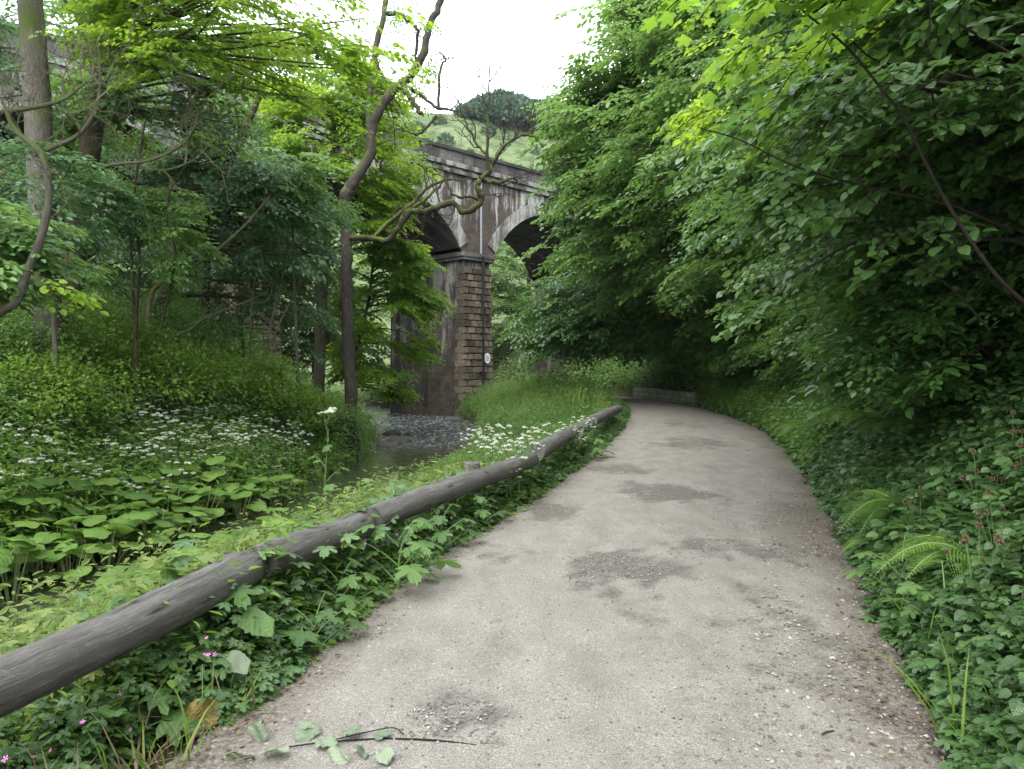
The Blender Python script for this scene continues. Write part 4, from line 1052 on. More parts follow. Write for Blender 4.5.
# green trees seen through and beyond the arches
for i, (lab, x, y, r, h, mat) in enumerate([
        ('bright tree behind the leftmost visible arch opening', -23, 40, 5.0, 9, 'far_bright'), ('bright willow behind the middle arch opening', -12.5, 47, 4.6, 9, 'far_bright'),
        ('dark tree just beyond the right hand arch opening', 1.5, 66, 5.0, 12, 'far_bright'), ('fresh green tree beside the track beyond the right hand arch', -2.6, 62, 3.8, 10, 'far_bright'),
        ('tall tree standing behind the viaduct at the upper left', -19.5, 33.5, 4.4, 16, 'mid'), ('broad tree on the river bank behind the viaduct', -17, 44, 5, 9, 'far_bright'),
        ('slender tree rising above the parapet behind the crooked tree', -13.2, 40, 3.2, 17.5, 'mid')]):
    z = G(x, y)
    tree('valley_tree', lab, 'tree', (x, y), [(x, y, z + h * .4), (x + .2, y, z + h * .7), (x, y, z + h)], [.22, .18, .12, .05],
         dict(center=(x, y, z + h * .62), radii=(r, r, h * .45), boughs=60, per=8, leaf=.2, T=LEAF, seed=500 + i, spray=1.5, tone=.5, droop=.25), mat, 'bark')

# saplings, dead branches and bare twigs on the left bank
Ys = 9.0
S_ = lambda x, y, d=0: at(x, y, Ys + d)
f0 = S_(-26, 400); f0[2] = G(f0[0], f0[1]) - .05
ts, tks, bs = skeleton('twisted_sapling', 'pale twisted sapling with bare curling twigs at the left edge', 'sapling', f0, [
    ([f0, S_(-12, 345), S_(2, 312), S_(16, 302), S_(28, 270), S_(42, 235), S_(49, 195), S_(44, 160), S_(36, 148), S_(14, 128), S_(2, 100)], [.06, .055, .05, .05, .048, .045, .04, .038, .035, .03, .015]),
    ([S_(46, 150), S_(78, 135, .1), S_(94, 112, .1), S_(100, 85, .2), S_(98, 40, .2)], [.03, .025, .022, .018, .008]),
    ([S_(2, 112), S_(30, 108), S_(62, 100), S_(84, 84, .1)], [.03, .028, .022, .01])], M['bark_grey'])
st = [(S_(x, y, .1), d) for x, y, d in [(36, 148, (-1, 0, .6)), (14, 128, (-.3, 0, 1)), (49, 195, (-.8, 0, .5)), (62, 100, (.4, 0, 1)), (84, 84, (.2, 0, 1)), (94, 112, (.8, 0, .5)), (78, 135, (.5, 0, .7)), (30, 108, (-.2, 0, 1)), (42, 235, (.9, 0, .3)), (5, 100, (.1, 0, 1)), (100, 85, (-.7, 0, .6))]]
twig_part(ts, bs, twiggery(st + [(p + np.array([.02, .02, .02]), (d[1] - d[0] * .6, .3, .6)) for p, d in st], 9, .62, 4, 2, .011, .3, .38), 'bare_twig', M['twig'])
gl, gb = crown(S_(20, 285) + [-.15, 0, 0], (.7, .6, .55), 8, 3, .09, LEAF, 315, trunk=[S_(2, 312), S_(28, 270)], spray=.4, sprays=SPARSE, droop=.25, tone=.55, bough_r=.008, face=False)
add_part(ts, bs, gl, 'leaves', M['bright']); add_part(ts, bs, gb, 'bare_twig', M['twig'], lc=True)

def dead_on(t, Yd, limbs, starts, seed, length=.7):
    b = np.array(t.location); tk = [c for c in t.children if c.name.startswith('trunk')][0]
    for i, (pts, rad) in enumerate(limbs):
        P, rr = smooth_line(np.array([at(x, y, Yd + (.9 if i == 0 and k == 0 else 0) - 2.6 * k / len(pts)) for k, (x, y) in enumerate(pts)]) - b, rad, 5); g = Geo(); tube(g, P, rr, 6, rough=.12, seed=i); g.build('dead_bough', M['twig'], tk, smooth=True, lc=True)
    for tw in twiggery([(at(x, y, Yd - 2.6 * max(0, (x - 92) / 125)), d) for x, y, d in starts], seed, length, 4, 2, .011, .3, .32):
        g = Geo()
        for P, rr in tw: tube(g, P, rr, 4)
        add_part(tk, b, g, 'dead_twig', M['twig'], lc=True)

def dead(label, Yd, limbs, starts, seed, length=.7, mat='twig', name='dead_branch', cat='branch'):
    D_ = lambda x, y, d=0: at(x, y, Yd + d)
    L0 = [([D_(*p) for p in pts], rad) for pts, rad in limbs]
    b0 = np.array(L0[0][0][0]); b0[2] = G(b0[0], b0[1]) - .05; L0[0] = ([b0] + L0[0][0], [L0[0][1][0]] + L0[0][1])
    t, tk, b = skeleton(name, label, cat, b0, L0, M[mat], rough=.12)
    twig_part(t, b, twiggery([(D_(x, y), d) for x, y, d in starts], seed, length, 3, 2, .010, .3, .32), 'bare_twig', M[mat])
dead_on(t2nd, 14.5, [([(88, 178), (110, 165), (150, 160), (185, 142), (200, 112), (206, 96)], [.035, .035, .03, .025, .015, .006]), ([(120, 163), (160, 170), (190, 162), (204, 148)], [.02, .018, .014, .005])],
     [(110, 165, (.2, 0, 1)), (150, 160, (.5, 0, .8)), (185, 142, (.9, 0, .5)), (200, 112, (.6, 0, .6)), (160, 170, (.8, 0, .3)), (190, 162, (.9, 0, .3)), (130, 163, (-.2, 0, 1)), (170, 150, (.3, 0, 1)), (140, 162, (.6, -.3, .7)), (180, 146, (.2, -.3, 1)), (195, 125, (1, -.2, .4)), (205, 100, (.4, -.2, 1)), (160, 156, (.9, -.2, -.3)), (200, 150, (.8, 0, -.3)), (185, 163, (.6, -.2, .9)), (120, 164, (.4, -.4, .9))], 31)
dead('long pale fallen branch slanting down the bank left of the dark pier', 16, [([(150, 300), (180, 275), (210, 255), (245, 225), (270, 195)], [.05, .045, .035, .025, .01]), ([(165, 330), (185, 332), (205, 318), (240, 304), (268, 292)], [.03, .028, .022, .016, .006])],
     [(180, 275, (.4, 0, 1)), (210, 255, (1, 0, .1)), (245, 225, (.9, 0, .5)), (205, 318, (.2, 0, .9)), (240, 304, (.8, 0, .4))], 32)
dead('cluster of bare grey stems in front of the dark pier', 19, [([(262, 370), (272, 320), (284, 270), (288, 225)], [.035, .03, .025, .012]), ([(264, 360), (282, 318), (300, 285), (312, 262)], [.03, .028, .02, .008]), ([(250, 365), (252, 300), (262, 240), (268, 205)], [.03, .025, .02, .01]), ([(262, 345), (290, 338), (306, 328)], [.03, .02, .01])],
     [(272, 320, (.4, 0, 1)), (284, 270, (-.3, 0, 1)), (282, 318, (.8, 0, .4)), (300, 285, (.6, 0, .8)), (262, 240, (.5, 0, .8)), (288, 330, (.5, 0, .9)), (275, 350, (.9, 0, .2))], 33)
dead('thin mossy dead stems among leaves left of the second trunk', 14, [([(136, 330), (140, 260), (134, 200), (142, 140), (148, 110)], [.03, .03, .025, .02, .008]), ([(160, 330), (175, 260), (168, 200), (186, 165)], [.025, .02, .018, .008])],
     [(134, 200, (-.6, 0, .7)), (142, 140, (.5, 0, .8)), (168, 200, (.6, 0, .6)), (140, 260, (.8, 0, .5))], 34, mat='bark_moss')

# wood on the far hill: one mass of crowns on the skyline
q = np.random.default_rng(77); g = Geo(); PS = []
N = 1500
hx_ = q.uniform(-14, 44, N) ; hy_ = q.uniform(128, 146, N)
for x, y in zip(hx_, hy_):
    if x < -7.5 + q.normal() * .8: continue
    h = (3.2 + 2.4 * q.random()) * min(1, max(.35, .35 + (x + 7.5) / 9)); z = hz_(x, y) - .5; r = 1.1 + q.random() * 1.0
    d = norm(q.normal(size=(90, 3))); d[:, 2] = np.abs(d[:, 2]) * 1.0 - .15
    p = np.array([x, y, z + h * .55]) + d * np.array([r, r, h * .5]) * q.uniform(.75, 1.05, (90, 1))
    scatter(g, KITE, p, d + q.normal(size=d.shape) * .5, d + q.normal(size=d.shape) * .6 + [0, 0, .6], q.uniform(.8, 1.4, 90), 0, np.clip(.45 + .25 * q.normal() + .1 * q.normal(size=90), 0, 1), lc=False)
o = g.build('hill_wood', M['far']); tag(o, 'dark wood along the skyline of the far hill', 'wood', kind='stuff')
# scattered bushes on the far slope
protos = []
bush_at = [at(px_, 130, Y_) for px_, Y_ in ((446, 118), (430, 116), (418, 122), (456, 108), (520, 112), (535, 120), (508, 104), (546, 112), (470, 116), (424, 110), (440, 126), (560, 124), (488, 124), (575, 116), (412, 114), (500, 112), (530, 106))]
for i, p in enumerate(bush_at):
    x, y = p[0], p[1]; z = hz_(x, y)
    if i == 0:
        t0 = thing('hill_bush', 'small dark bush dotted on the grass slope of the far hill', 'bush', (x, y, z), 0, 'bushes on the far grass slope')
        g = Geo(); d = norm(q.normal(size=(260, 3))); d[:, 2] = np.abs(d[:, 2])
        scatter(g, KITE, d * np.array([1.3, 1.3, 1.7]) * q.uniform(.6, 1, (260, 1)), d + q.normal(size=d.shape) * .5, d + [0, 0, .5], .5, 0, q.uniform(.3, .8, 260), lc=False)
        g.build('crown', M['far'], t0); g = Geo(); tube(g, [(0, 0, -.3), (0, 0, 1.2)], .12, 5); g.build('trunk', M['bark'], t0, lc=True)
    else: dup(t0, (x, y, z), i * 1.3, .35 + .65 * q.random())
# ---------------------------------------------------------------- low growth
def sample(n, y0, y1, x0, x1, seed, power=1.0, margin=.95):
    """n places between the curves x0(y), x1(y); nearer depths more often"""
    q = np.random.default_rng(seed)
    u = q.random(n)
    if power == 1.0: y = y0 * (y1 / y0) ** u
    else: e = 1 - power; y = (y0 ** e + u * (y1 ** e - y0 ** e)) ** (1 / e)
    x = x0(y) + (x1(y) - x0(y)) * q.random(n)
    k = (np.abs(x) < margin * y + .6)
    return x[k], y[k]

def herbs(g, x, y, h, nleaf, leaf, T, seed, m=0, tone=.5, patch=.22, spread=.10, droop=.25, z=None):
    """leafy stems: each place gets nleaf leaves set round a stem of height h"""
    q = np.random.default_rng(seed); n = len(x)
    z = ground(x, y) if z is None else z
    h = np.broadcast_to(h, (n,)) * (.55 + .8 * q.random(n))
    az = q.random((n, nleaf)) * 6.283
    f = (q.random((n, nleaf)) * .85 + .15)
    f[:, 0] = 1
    lean = q.normal(size=(n, 2)) * .12
    r = spread * q.random((n, nleaf)) * np.clip(h, .2, 1)[:, None]
    P = np.stack([x[:, None] + r * np.cos(az) + lean[:, :1] * f * h[:, None], y[:, None] + r * np.sin(az) + lean[:, 1:] * f * h[:, None], z[:, None] + f * h[:, None]], -1)
    el = -droop + q.normal(size=(n, nleaf)) * .28
    D = np.stack([np.cos(az), np.sin(az), el], -1)
    N = np.stack([q.normal(size=(n, nleaf)) * .3, q.normal(size=(n, nleaf)) * .3, np.ones((n, nleaf))], -1)
    S = leaf * (.6 + .8 * q.random((n, nleaf))) * (1.15 - .3 * f)
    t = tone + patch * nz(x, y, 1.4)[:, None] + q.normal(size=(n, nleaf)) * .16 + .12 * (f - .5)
    scatter(g, T, P.reshape(-1, 3), D.reshape(-1, 3), N.reshape(-1, 3), S.ravel(), m, np.clip(t, 0, 1).ravel())

def blades(g, x, y, h, seed, m=0, tone=.5, lean=.45, wid=1.0, z=None):
    q = np.random.default_rng(seed); n = len(x)
    z = ground(x, y) - .02 if z is None else z
    az = q.random(n) * 6.283; l = np.abs(q.normal(size=n)) * lean + .05
    D = np.stack([np.cos(az) * l, np.sin(az) * l, np.ones(n)], -1); N = np.stack([-np.cos(az), -np.sin(az), l], -1)
    t = np.clip(tone + .2 * nz(x, y, 1.0) + q.normal(size=n) * .2, 0, 1)
    scatter(g, BLADE, np.stack([x, y, z], -1), D, N, h * (.5 + q.random(n)), m, t, lc=False, width=wid)

def florets(g, x, y, z, size, seed, m):
    q = np.random.default_rng(seed); n = len(x)
    N = np.stack([q.normal(size=n) * .5, q.normal(size=n) * .5 - .5, np.ones(n)], -1); D = q.normal(size=(n, 3))
    scatter(g, FLOWER, np.stack([x, y, z], -1), D, N, size * (.7 + .5 * q.random(n)), m, .5, lc=False)

railx = lambda y: RDL(y) - np.interp(y, [2, 6, 12, 20, 26], [.62, .62, .5, .35, .25])
# -- verge between the log rail and the river: short flowery turf
g = Geo()
x, y = sample(26000, 2.3, 17, lambda v: RVR(v) - .10, lambda v: railx(v) - .02, 11, 1.2)
low = lambda x, y: np.clip((x - RVR(y) - .05) / 1.0, .30, 1) * np.interp(y, [3, 8, 14], [1, .9, .75])
blades(g, x, y, .26 * (1 + .8 * nz(x, y, .9)) * low(x, y), 12, 0, .62, .8)
x, y = sample(9000, 2.3, 17, lambda v: RVR(v) - .15, lambda v: railx(v) + .0, 13, 1.2)
herbs(g, x[::2], y[::2], (.24 * (1 + .8 * nz(x, y, 1.2)) * low(x, y))[::2], 6, .055, LEAF, 14, 1, .5, spread=.35, patch=.35)
x, y = sample(1500, 2.3, 15, lambda v: RVR(v) - .1, lambda v: railx(v), 19, 1.2); herbs(g, x, y, .34 * (1 + .7 * nz(x, y, 1.0)) * low(x, y), 7, .10, HOGWEED, 20, 1, .5, spread=.35)
x, y = sample(1000, 2.6, 15, lambda v: RVR(v), lambda v: railx(v), 24, 1.1); herbs(g, x, y, .55 * low(x, y), 12, .075, NARROW, 26, 1, .6, spread=.16, droop=-.1)
x, y = sample(420, 2.6, 12, lambda v: RVR(v), railx, 15); florets(g, x, y, ground(x, y) + .17 + .1 * np.random.default_rng(1).random(len(x)), .011, 16, 2)
x, y = sample(700, 2.6, 10, lambda v: railx(v) - 1.6, railx, 17); florets(g, x, y, ground(x, y) + .14 + .08 * np.random.default_rng(4).random(len(x)), .011, 18, 3)
tag(g.build('verge_grass', [M['grass'], M['verge'], M['pink_flower'], M['yellow_flower']], lc=True), 'flowery yellow green turf between log rail and river', 'grass', kind='stuff')
# -- dark leafy growth under and in front of the rail
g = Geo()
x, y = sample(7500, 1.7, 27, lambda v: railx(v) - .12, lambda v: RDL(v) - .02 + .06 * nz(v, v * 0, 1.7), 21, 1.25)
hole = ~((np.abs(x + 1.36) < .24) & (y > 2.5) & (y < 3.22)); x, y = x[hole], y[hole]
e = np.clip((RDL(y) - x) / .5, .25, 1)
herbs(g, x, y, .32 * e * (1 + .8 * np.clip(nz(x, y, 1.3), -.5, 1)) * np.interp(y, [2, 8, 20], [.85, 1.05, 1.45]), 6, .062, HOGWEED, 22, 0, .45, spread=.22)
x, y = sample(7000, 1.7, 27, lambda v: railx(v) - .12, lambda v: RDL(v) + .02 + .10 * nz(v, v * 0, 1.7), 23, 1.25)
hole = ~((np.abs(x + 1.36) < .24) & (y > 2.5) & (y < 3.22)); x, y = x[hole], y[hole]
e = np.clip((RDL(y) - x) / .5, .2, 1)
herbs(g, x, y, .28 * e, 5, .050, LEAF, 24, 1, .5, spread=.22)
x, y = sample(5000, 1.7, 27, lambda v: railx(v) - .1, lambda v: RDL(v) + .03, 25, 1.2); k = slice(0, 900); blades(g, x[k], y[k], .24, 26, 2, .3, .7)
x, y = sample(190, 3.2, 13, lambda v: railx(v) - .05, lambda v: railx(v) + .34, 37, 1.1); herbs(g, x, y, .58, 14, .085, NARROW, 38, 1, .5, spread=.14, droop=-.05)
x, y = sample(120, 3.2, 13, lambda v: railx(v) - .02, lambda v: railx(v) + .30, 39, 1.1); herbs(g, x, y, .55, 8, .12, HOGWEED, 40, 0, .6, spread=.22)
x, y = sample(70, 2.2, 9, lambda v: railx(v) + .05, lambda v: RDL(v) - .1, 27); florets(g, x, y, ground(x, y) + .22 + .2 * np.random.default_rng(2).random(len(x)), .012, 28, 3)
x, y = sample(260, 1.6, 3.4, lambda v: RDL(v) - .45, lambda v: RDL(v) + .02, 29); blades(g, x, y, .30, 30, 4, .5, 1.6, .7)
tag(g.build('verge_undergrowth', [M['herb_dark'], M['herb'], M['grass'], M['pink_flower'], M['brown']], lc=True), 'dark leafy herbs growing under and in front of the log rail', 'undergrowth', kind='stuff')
# -- taller bright herbs and grass where the verge widens below the pier
g = Geo()
x, y = sample(9000, 15, 39, lambda v: RVR(v) + .1, lambda v: RDL(v) - .06, 31, 1.0)
f = np.clip((RDL(y) - x) / .7, .3, 1); up = np.interp(y, [15, 21, 26, 33], [.16, .30, .85, 1.0]) * np.clip(1 - np.clip((24 - y) / 4, 0, .6) * np.clip((RDL(y) - x - .8) / .8, 0, 1), .3, 1)
blades(g, x[::4], y[::4], (.85 * f * up * (1 + .35 * nz(x, y, .9)))[::4], 32, 0, .6, .5, 1.6)
x, y = sample(13000, 14, 39, lambda v: RVR(v) + .1, lambda v: RDL(v) - .04, 33, 1.0)
f = np.clip((RDL(y) - x) / .7, .3, 1); up = np.interp(y, [15, 21, 26, 33], [.16, .30, .85, 1.0]) * np.clip(1 - np.clip((24 - y) / 4, 0, .6) * np.clip((RDL(y) - x - .8) / .8, 0, 1), .3, 1)
herbs(g, x, y, .80 * f * up * (1 + .4 * nz(x, y, .8)), 9, .095, NARROW, 34, 1, .58, spread=.32, patch=.35)
tag(g.build('tall_herbs', [M['grass'], M['mid']], lc=True), 'tall bright grass and herbs on the widened verge below the pier', 'undergrowth', kind='stuff')
# -- far bank: tangled green slope
g = Geo()
x, y = sample(30000, 7, 32, lambda v: np.maximum(RVL(v) - 11, -.98 * v), lambda v: RVL(v) - .15, 41, 1.1)
d = RVL(y) - x
hh = np.interp(d, [0, .6, 2, 4, 8], [.35, .55, .75, .95, .9]) * (1 + .35 * nz(x, y, 1.1))
herbs(g, x, y, hh, 9, .085, LEAF, 42, 0, .50, spread=.40, patch=.30)
x, y = sample(7000, 7, 32, lambda v: np.maximum(RVL(v) - 11, -.98 * v), lambda v: RVL(v) - .05, 43, 1.1)
herbs(g, x, y, .9 * (1 + .3 * nz(x, y, 1.1)), 8, .12, NARROW, 44, 1, .55, spread=.35, droop=.1)
x, y = sample(5000, 8, 32, lambda v: RVL(v) - 5, lambda v: RVL(v) + .15, 45, 1.0); blades(g, x, y, .6, 46, 2, .4, .6, 1.5)
tag(g.build('bank_undergrowth', [M['mid'], M['herb'], M['grass']], lc=True), 'tangle of green herbs covering the slope beyond the river', 'undergrowth', kind='stuff')
# -- right bank
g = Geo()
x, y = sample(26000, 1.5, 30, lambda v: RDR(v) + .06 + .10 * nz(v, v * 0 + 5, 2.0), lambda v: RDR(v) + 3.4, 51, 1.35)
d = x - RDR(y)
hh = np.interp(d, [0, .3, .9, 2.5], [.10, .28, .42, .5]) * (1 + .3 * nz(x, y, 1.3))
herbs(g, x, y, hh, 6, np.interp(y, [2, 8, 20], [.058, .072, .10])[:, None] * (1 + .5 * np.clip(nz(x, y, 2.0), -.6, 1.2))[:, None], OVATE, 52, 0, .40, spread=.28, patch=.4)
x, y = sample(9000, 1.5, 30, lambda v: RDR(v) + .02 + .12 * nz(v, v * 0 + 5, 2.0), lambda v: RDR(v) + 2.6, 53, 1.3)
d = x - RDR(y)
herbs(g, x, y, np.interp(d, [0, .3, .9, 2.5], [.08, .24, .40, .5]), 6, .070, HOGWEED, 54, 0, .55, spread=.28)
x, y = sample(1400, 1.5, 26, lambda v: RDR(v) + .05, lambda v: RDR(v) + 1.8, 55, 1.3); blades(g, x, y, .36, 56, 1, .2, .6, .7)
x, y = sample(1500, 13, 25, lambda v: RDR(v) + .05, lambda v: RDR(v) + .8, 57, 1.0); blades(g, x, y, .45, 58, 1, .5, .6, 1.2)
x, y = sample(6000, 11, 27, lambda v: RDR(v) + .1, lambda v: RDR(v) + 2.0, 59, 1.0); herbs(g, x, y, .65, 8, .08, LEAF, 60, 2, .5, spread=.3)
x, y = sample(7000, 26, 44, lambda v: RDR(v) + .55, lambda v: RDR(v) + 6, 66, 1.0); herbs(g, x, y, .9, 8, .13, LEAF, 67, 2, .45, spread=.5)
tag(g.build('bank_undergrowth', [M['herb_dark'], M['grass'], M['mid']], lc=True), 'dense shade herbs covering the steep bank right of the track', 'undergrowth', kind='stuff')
# -- ground under the wood on the left and behind the viaduct
g = Geo()
x, y = sample(9000, 30, 62, lambda v: v * 0 - 34, lambda v: RVL(v) - .3, 61, 1.0)
herbs(g, x, y, .8, 8, .2, LEAF, 62, 0, .5, spread=.6)
x, y = sample(6000, 40, 62, lambda v: RVR(v) + .3, lambda v: v * 0 + 20, 63, 1.0)
k = (x < RDL(y) - .2) | (x > RDR(y) + .2); herbs(g, x[k], y[k], .6, 8, .2, LEAF, 64, 0, .5, spread=.6)
tag(g.build('valley_undergrowth', M['far_bright'], lc=True), 'bright scrub on the valley floor beyond the arches', 'undergrowth', kind='stuff')

# ---------------------------------------------------------------- gravel
q = np.random.default_rng(81); g = Geo()
def stones(n, y0, y1, xa, xb, smin, smax, seed):
    x, y = sample(n, y0, y1, xa, xb, seed, 1.6); k = len(x); q = np.random.default_rng(seed + 1)
    s = smin + (smax - smin) * q.random(k) ** 3
    u = np.clip((x - RDL(y)) / (RDR(y) - RDL(y)), 0, 1); z = .012 + .035 * np.sin(np.pi * u) + .010 * nz(x, y, 1.2) + .006 * nz(x, y, 4.0)
    D = q.normal(size=(k, 3)) * [1, 1, .15]; N = q.normal(size=(k, 3)) * .25 + [0, 0, 1]
    scatter(g, STONE, np.stack([x, y, z + s * .1], -1), D, N, s, 0, q.random(k) ** 1.4, lc=False)
stones(9000, 2.0, 16, lambda v: RDL(v) - .08, lambda v: RDR(v) + .1, .002, .011, 82)
stones(3800, 2.0, 14, lambda v: RDR(v) - .75, lambda v: RDR(v) + .18, .003, .020, 84)
stones(2600, 2.0, 14, lambda v: RDL(v) - .12, lambda v: RDL(v) + .30, .003, .018, 86)
for (px, py, r, n) in ((450, 735, .20, 420), (612, 575, .36, 500), (668, 497, .5, 400), (740, 545, .7, 500)):
    Yc = EYE * FOC / (py - 365); Xc = (px - 512) / FOC * Yc
    stones(n, Yc - r, Yc + r, lambda v: v * 0 + Xc - r, lambda v: v * 0 + Xc + r, .003, .013, 90 + n)
tag(g.build('gravel', M['gravel']), 'loose limestone gravel scattered on the track', 'gravel', kind='stuff')

# ---------------------------------------------------------------- log rail
def ax_line(a, b, rad, seed, n=40):
    q = np.random.default_rng(seed); t = np.linspace(0, 1, n)[:, None]; P = a + (b - a) * t
    ph = q.random(4) * 6.28
    P[:, 2] += .012 * np.sin(4 * t[:, 0] + ph[0]); P[:, 0] += .012 * np.sin(3 * t[:, 0] + ph[1])
    r = rad * (1 + .03 * np.sin(9 * t[:, 0] + ph[2]) + .02 * np.sin(23 * t[:, 0] + ph[3])); r[0] *= .93; r[-1] *= .93
    return P, r
def make_log(label, a, b, rad, seed):
    a, b = np.asarray(a), np.asarray(b); c = (a + b) / 2
    P, r = ax_line(a, b, rad, seed); g = Geo(); tube(g, P, r, 26, cap=True, rough=.018, seed=seed)
    o = g.build('log_rail', M['log'], None, loc=c, smooth=True, lc=True)
    for p in o.data.polygons:
        if len(p.vertices) > 4: p.use_smooth = False
    return tag(o, label, 'log', 'logs of the low rail along the track')
def rail(px, py, Y): return at(px, py, Y)
make_log('nearest thick grey log of the low rail, running out of the left edge', rail(-150, 752, 2.05), rail(250, 568, 4.1), .100, 1)
make_log('second log of the rail, beginning at the cut stump end beside the big hogweed', rail(258, 564, 4.18), rail(366, 522, 5.5), .100, 2)
make_log('third log of the rail with the square post top behind it', rail(370, 520, 5.56), rail(532, 459, 8.9), .102, 3)
make_log('fourth log of the rail, coming out from behind the white umbels', rail(536, 453, 9.1), rail(590, 424, 14.2), .112, 4)
make_log('farthest log of the rail, half sunk in herbs at the bend', rail(592, 421, 14.5), rail(618, 409, 20.0), .115, 5)
def make_post(label, px, py, Y, h=.62, w=.085, seed=0):
    p = at(px, py, Y); z0 = G(p[0], p[1]) - .1; q = np.random.default_rng(seed)
    g = Geo(); hh = p[2] - z0
    tube(g, [(0, 0, 0), (0, 0, hh * .5), (0, 0, hh - .012), (0, 0, hh)], [w, w, w, w * .9], 14, cap=True, rough=.03, seed=seed)
    o = g.build('rail_post', M['log'], None, lc=True); o.location = (p[0], p[1], z0); o.rotation_euler = (R(q.normal() * 3), R(q.normal() * 3), q.random() * 3)
    tag(o, label, 'post', 'short posts behind the log rail')
make_post('short post whose flat top shows behind the third log', 469, 462, 7.72, w=.085, seed=1)
make_post('low post top behind the gap between first and second logs', 226, 556, 4.25, w=.11, seed=2)
make_post('low post top behind the joint of second and third logs', 356, 512, 5.7, w=.09, seed=3)

# ---------------------------------------------------------------- plants one can count
def petiole(g, p0, p1, r, m=0, sag=.0):
    t = np.linspace(0, 1, 6)[:, None]; m_ = (p0 + p1) / 2 + np.array([0, 0, sag])
    tube(g, (1 - t) ** 2 * p0 + 2 * t * (1 - t) * m_ + t ** 2 * p1, np.linspace(r, r * .6, 6), 5, m)

def butterbur_proto(seed):
    q = np.random.default_rng(seed); gl, gs = Geo(), Geo(); n = 9
    for i in range(n):
        a = i * 2.4 + q.random(); r = .10 + .28 * q.random(); h = .32 + .42 * q.random()
        p = np.array([math.cos(a) * r, math.sin(a) * r, h]); petiole(gs, np.array([0, 0, -.12]), p, .009, sag=.10)
        nrm = np.array([math.cos(a) * .38 + q.normal() * .12, math.sin(a) * .38 - .38 + q.normal() * .16, 1])
        scatter(gl, ROUND[i % 3], p[None], np.array([[math.cos(a), math.sin(a), -.2]]), nrm[None], .19 + .19 * q.random(), 0, np.clip(.5 + q.normal() * .28, 0, 1))
    return gl, gs
blab, bgrp = 'pale green butterbur with broad round leaves massed at the far water edge', 'butterbur plants along the far water edge'
protos = []
for k in range(4):
    t = thing('butterbur', blab, 'plant', (0, 0, 0), 0, bgrp); gl, gs = butterbur_proto(700 + k)
    gl.build('leaves', M['butterbur'], t, lc=True, smooth=True); gs.build('stalks', M['pale_stem'], t); protos.append(t)
q = np.random.default_rng(91); spots = []
for i in range(600):
    y = q.uniform(7.6, 14.5); x = RVL(y) - q.uniform(-.85 if y < 11 else -.4, 1.15 if y < 11 else .8)
    if abs(x) > .86 * y: continue
    if all((x - a) ** 2 + (y - b) ** 2 > .34 ** 2 for a, b in spots): spots.append((x, y))
    if len(spots) >= 78: break
for i, (x, y) in enumerate(spots):
    z = max(G(x, y), -1.2); s = .85 + .4 * q.random()
    if i < 4: o = protos[i]; o.location = (x, y, z); o.rotation_euler = (0, 0, q.random() * 6); o.scale = (s,) * 3
    else: dup(protos[i % 4], (x, y, z), q.random() * 6, s)
# taller butterbur standing above the flowers, and the one on the near bank
for lab, px, py, Y, s in (('tall butterbur rising above the white flowers at the left edge', 52, 500, 11.2, 1.35), ('huge single butterbur with crinkled leaves on the near river bank', 172, 572, 6.3, 1.15), ('big butterbur leaning over the water right of the near turf', 262, 535, 8.2, 1.1)):
    p = at(px, py, Y); dup(protos[1], (p[0], p[1], p[2] - .45 * s), .6, s, lab, 'larger butterbur plants')

def umbel_proto(seed, h, nhead, spread, hr):
    q = np.random.default_rng(seed); heads, gs, gl = [], Geo(), Geo()
    top = np.array([q.normal() * .05, q.normal() * .05, h * .62]); tube(gs, [(0, 0, -.1), top * [.5, .5, .5], top], [.007, .006, .005], 5)
    for i in range(nhead):
        a = i * 2.4 + q.random(); r = spread * math.sqrt((i + .4) / nhead); p = np.array([math.cos(a) * r, math.sin(a) * r, h * ((.62 + .44 * q.random()) if nhead > 10 else (.80 + .26 * q.random()))])
        petiole(gs, top * (.6 + .4 * q.random()), p, .0035, sag=-.03); gf = Geo(); heads.append(gf)
        for j in range(13):
            b = j * 2.4; rr = hr * math.sqrt((j + .3) / 13); c = p + np.array([math.cos(b) * rr, math.sin(b) * rr, .018 + .012 * (1 - (rr / hr) ** 2) + q.normal() * .003])
            tube(gs, [p, (p + c) / 2 + [0, 0, -.002], c], .0012, 3)
            k = 5
            o_ = q.normal(size=(k, 3)) * [hr * .13, hr * .13, .003]
            scatter(gf, FLOWER, c + o_, q.normal(size=(k, 3)), q.normal(size=(k, 3)) * .35 + [0, 0, 1], hr * .24 * (.7 + .6 * q.random(k)), 0, .5, lc=False)
    P, D, N, S = [], [], [], []
    for i in range(9):
        a = q.random() * 6.28; f = q.random() * .75; b = np.array([0, 0, h * f * .8]); L_ = .14 + .16 * q.random() * (1 - f)
        for j in range(7):
            t = (j + 1) / 7; p = b + np.array([math.cos(a), math.sin(a), .35 - .5 * t]) * L_ * t
            for s in (-1, 1):
                P.append(p); D.append([math.cos(a + s * 1.0), math.sin(a + s * 1.0), -.15]); N.append([q.normal() * .2, q.normal() * .2, 1]); S.append(.075 * (1.15 - .7 * t))
    scatter(gl, HOGWEED, np.array(P), np.array(D), np.array(N), np.array(S), 0, np.clip(.5 + q.normal(size=len(P)) * .15, 0, 1))
    return heads, gs, gl
ulab, ugrp = 'white flowered cow parsley in the drift across the far bank', 'cow parsley drift on the far bank'
protos = []
for k in range(4):
    t = thing('cow_parsley', ulab, 'plant', (0, 0, 0), 0, ugrp); hd, gs, gl = umbel_proto(800 + k, .85, 9, .22, .034)
    for gf in hd: gf.build('umbel', M['white_flower'], t)
    gs.build('stems', M['stem'], t); gl.build('leaves', M['herb'], t, lc=True); protos.append(t)
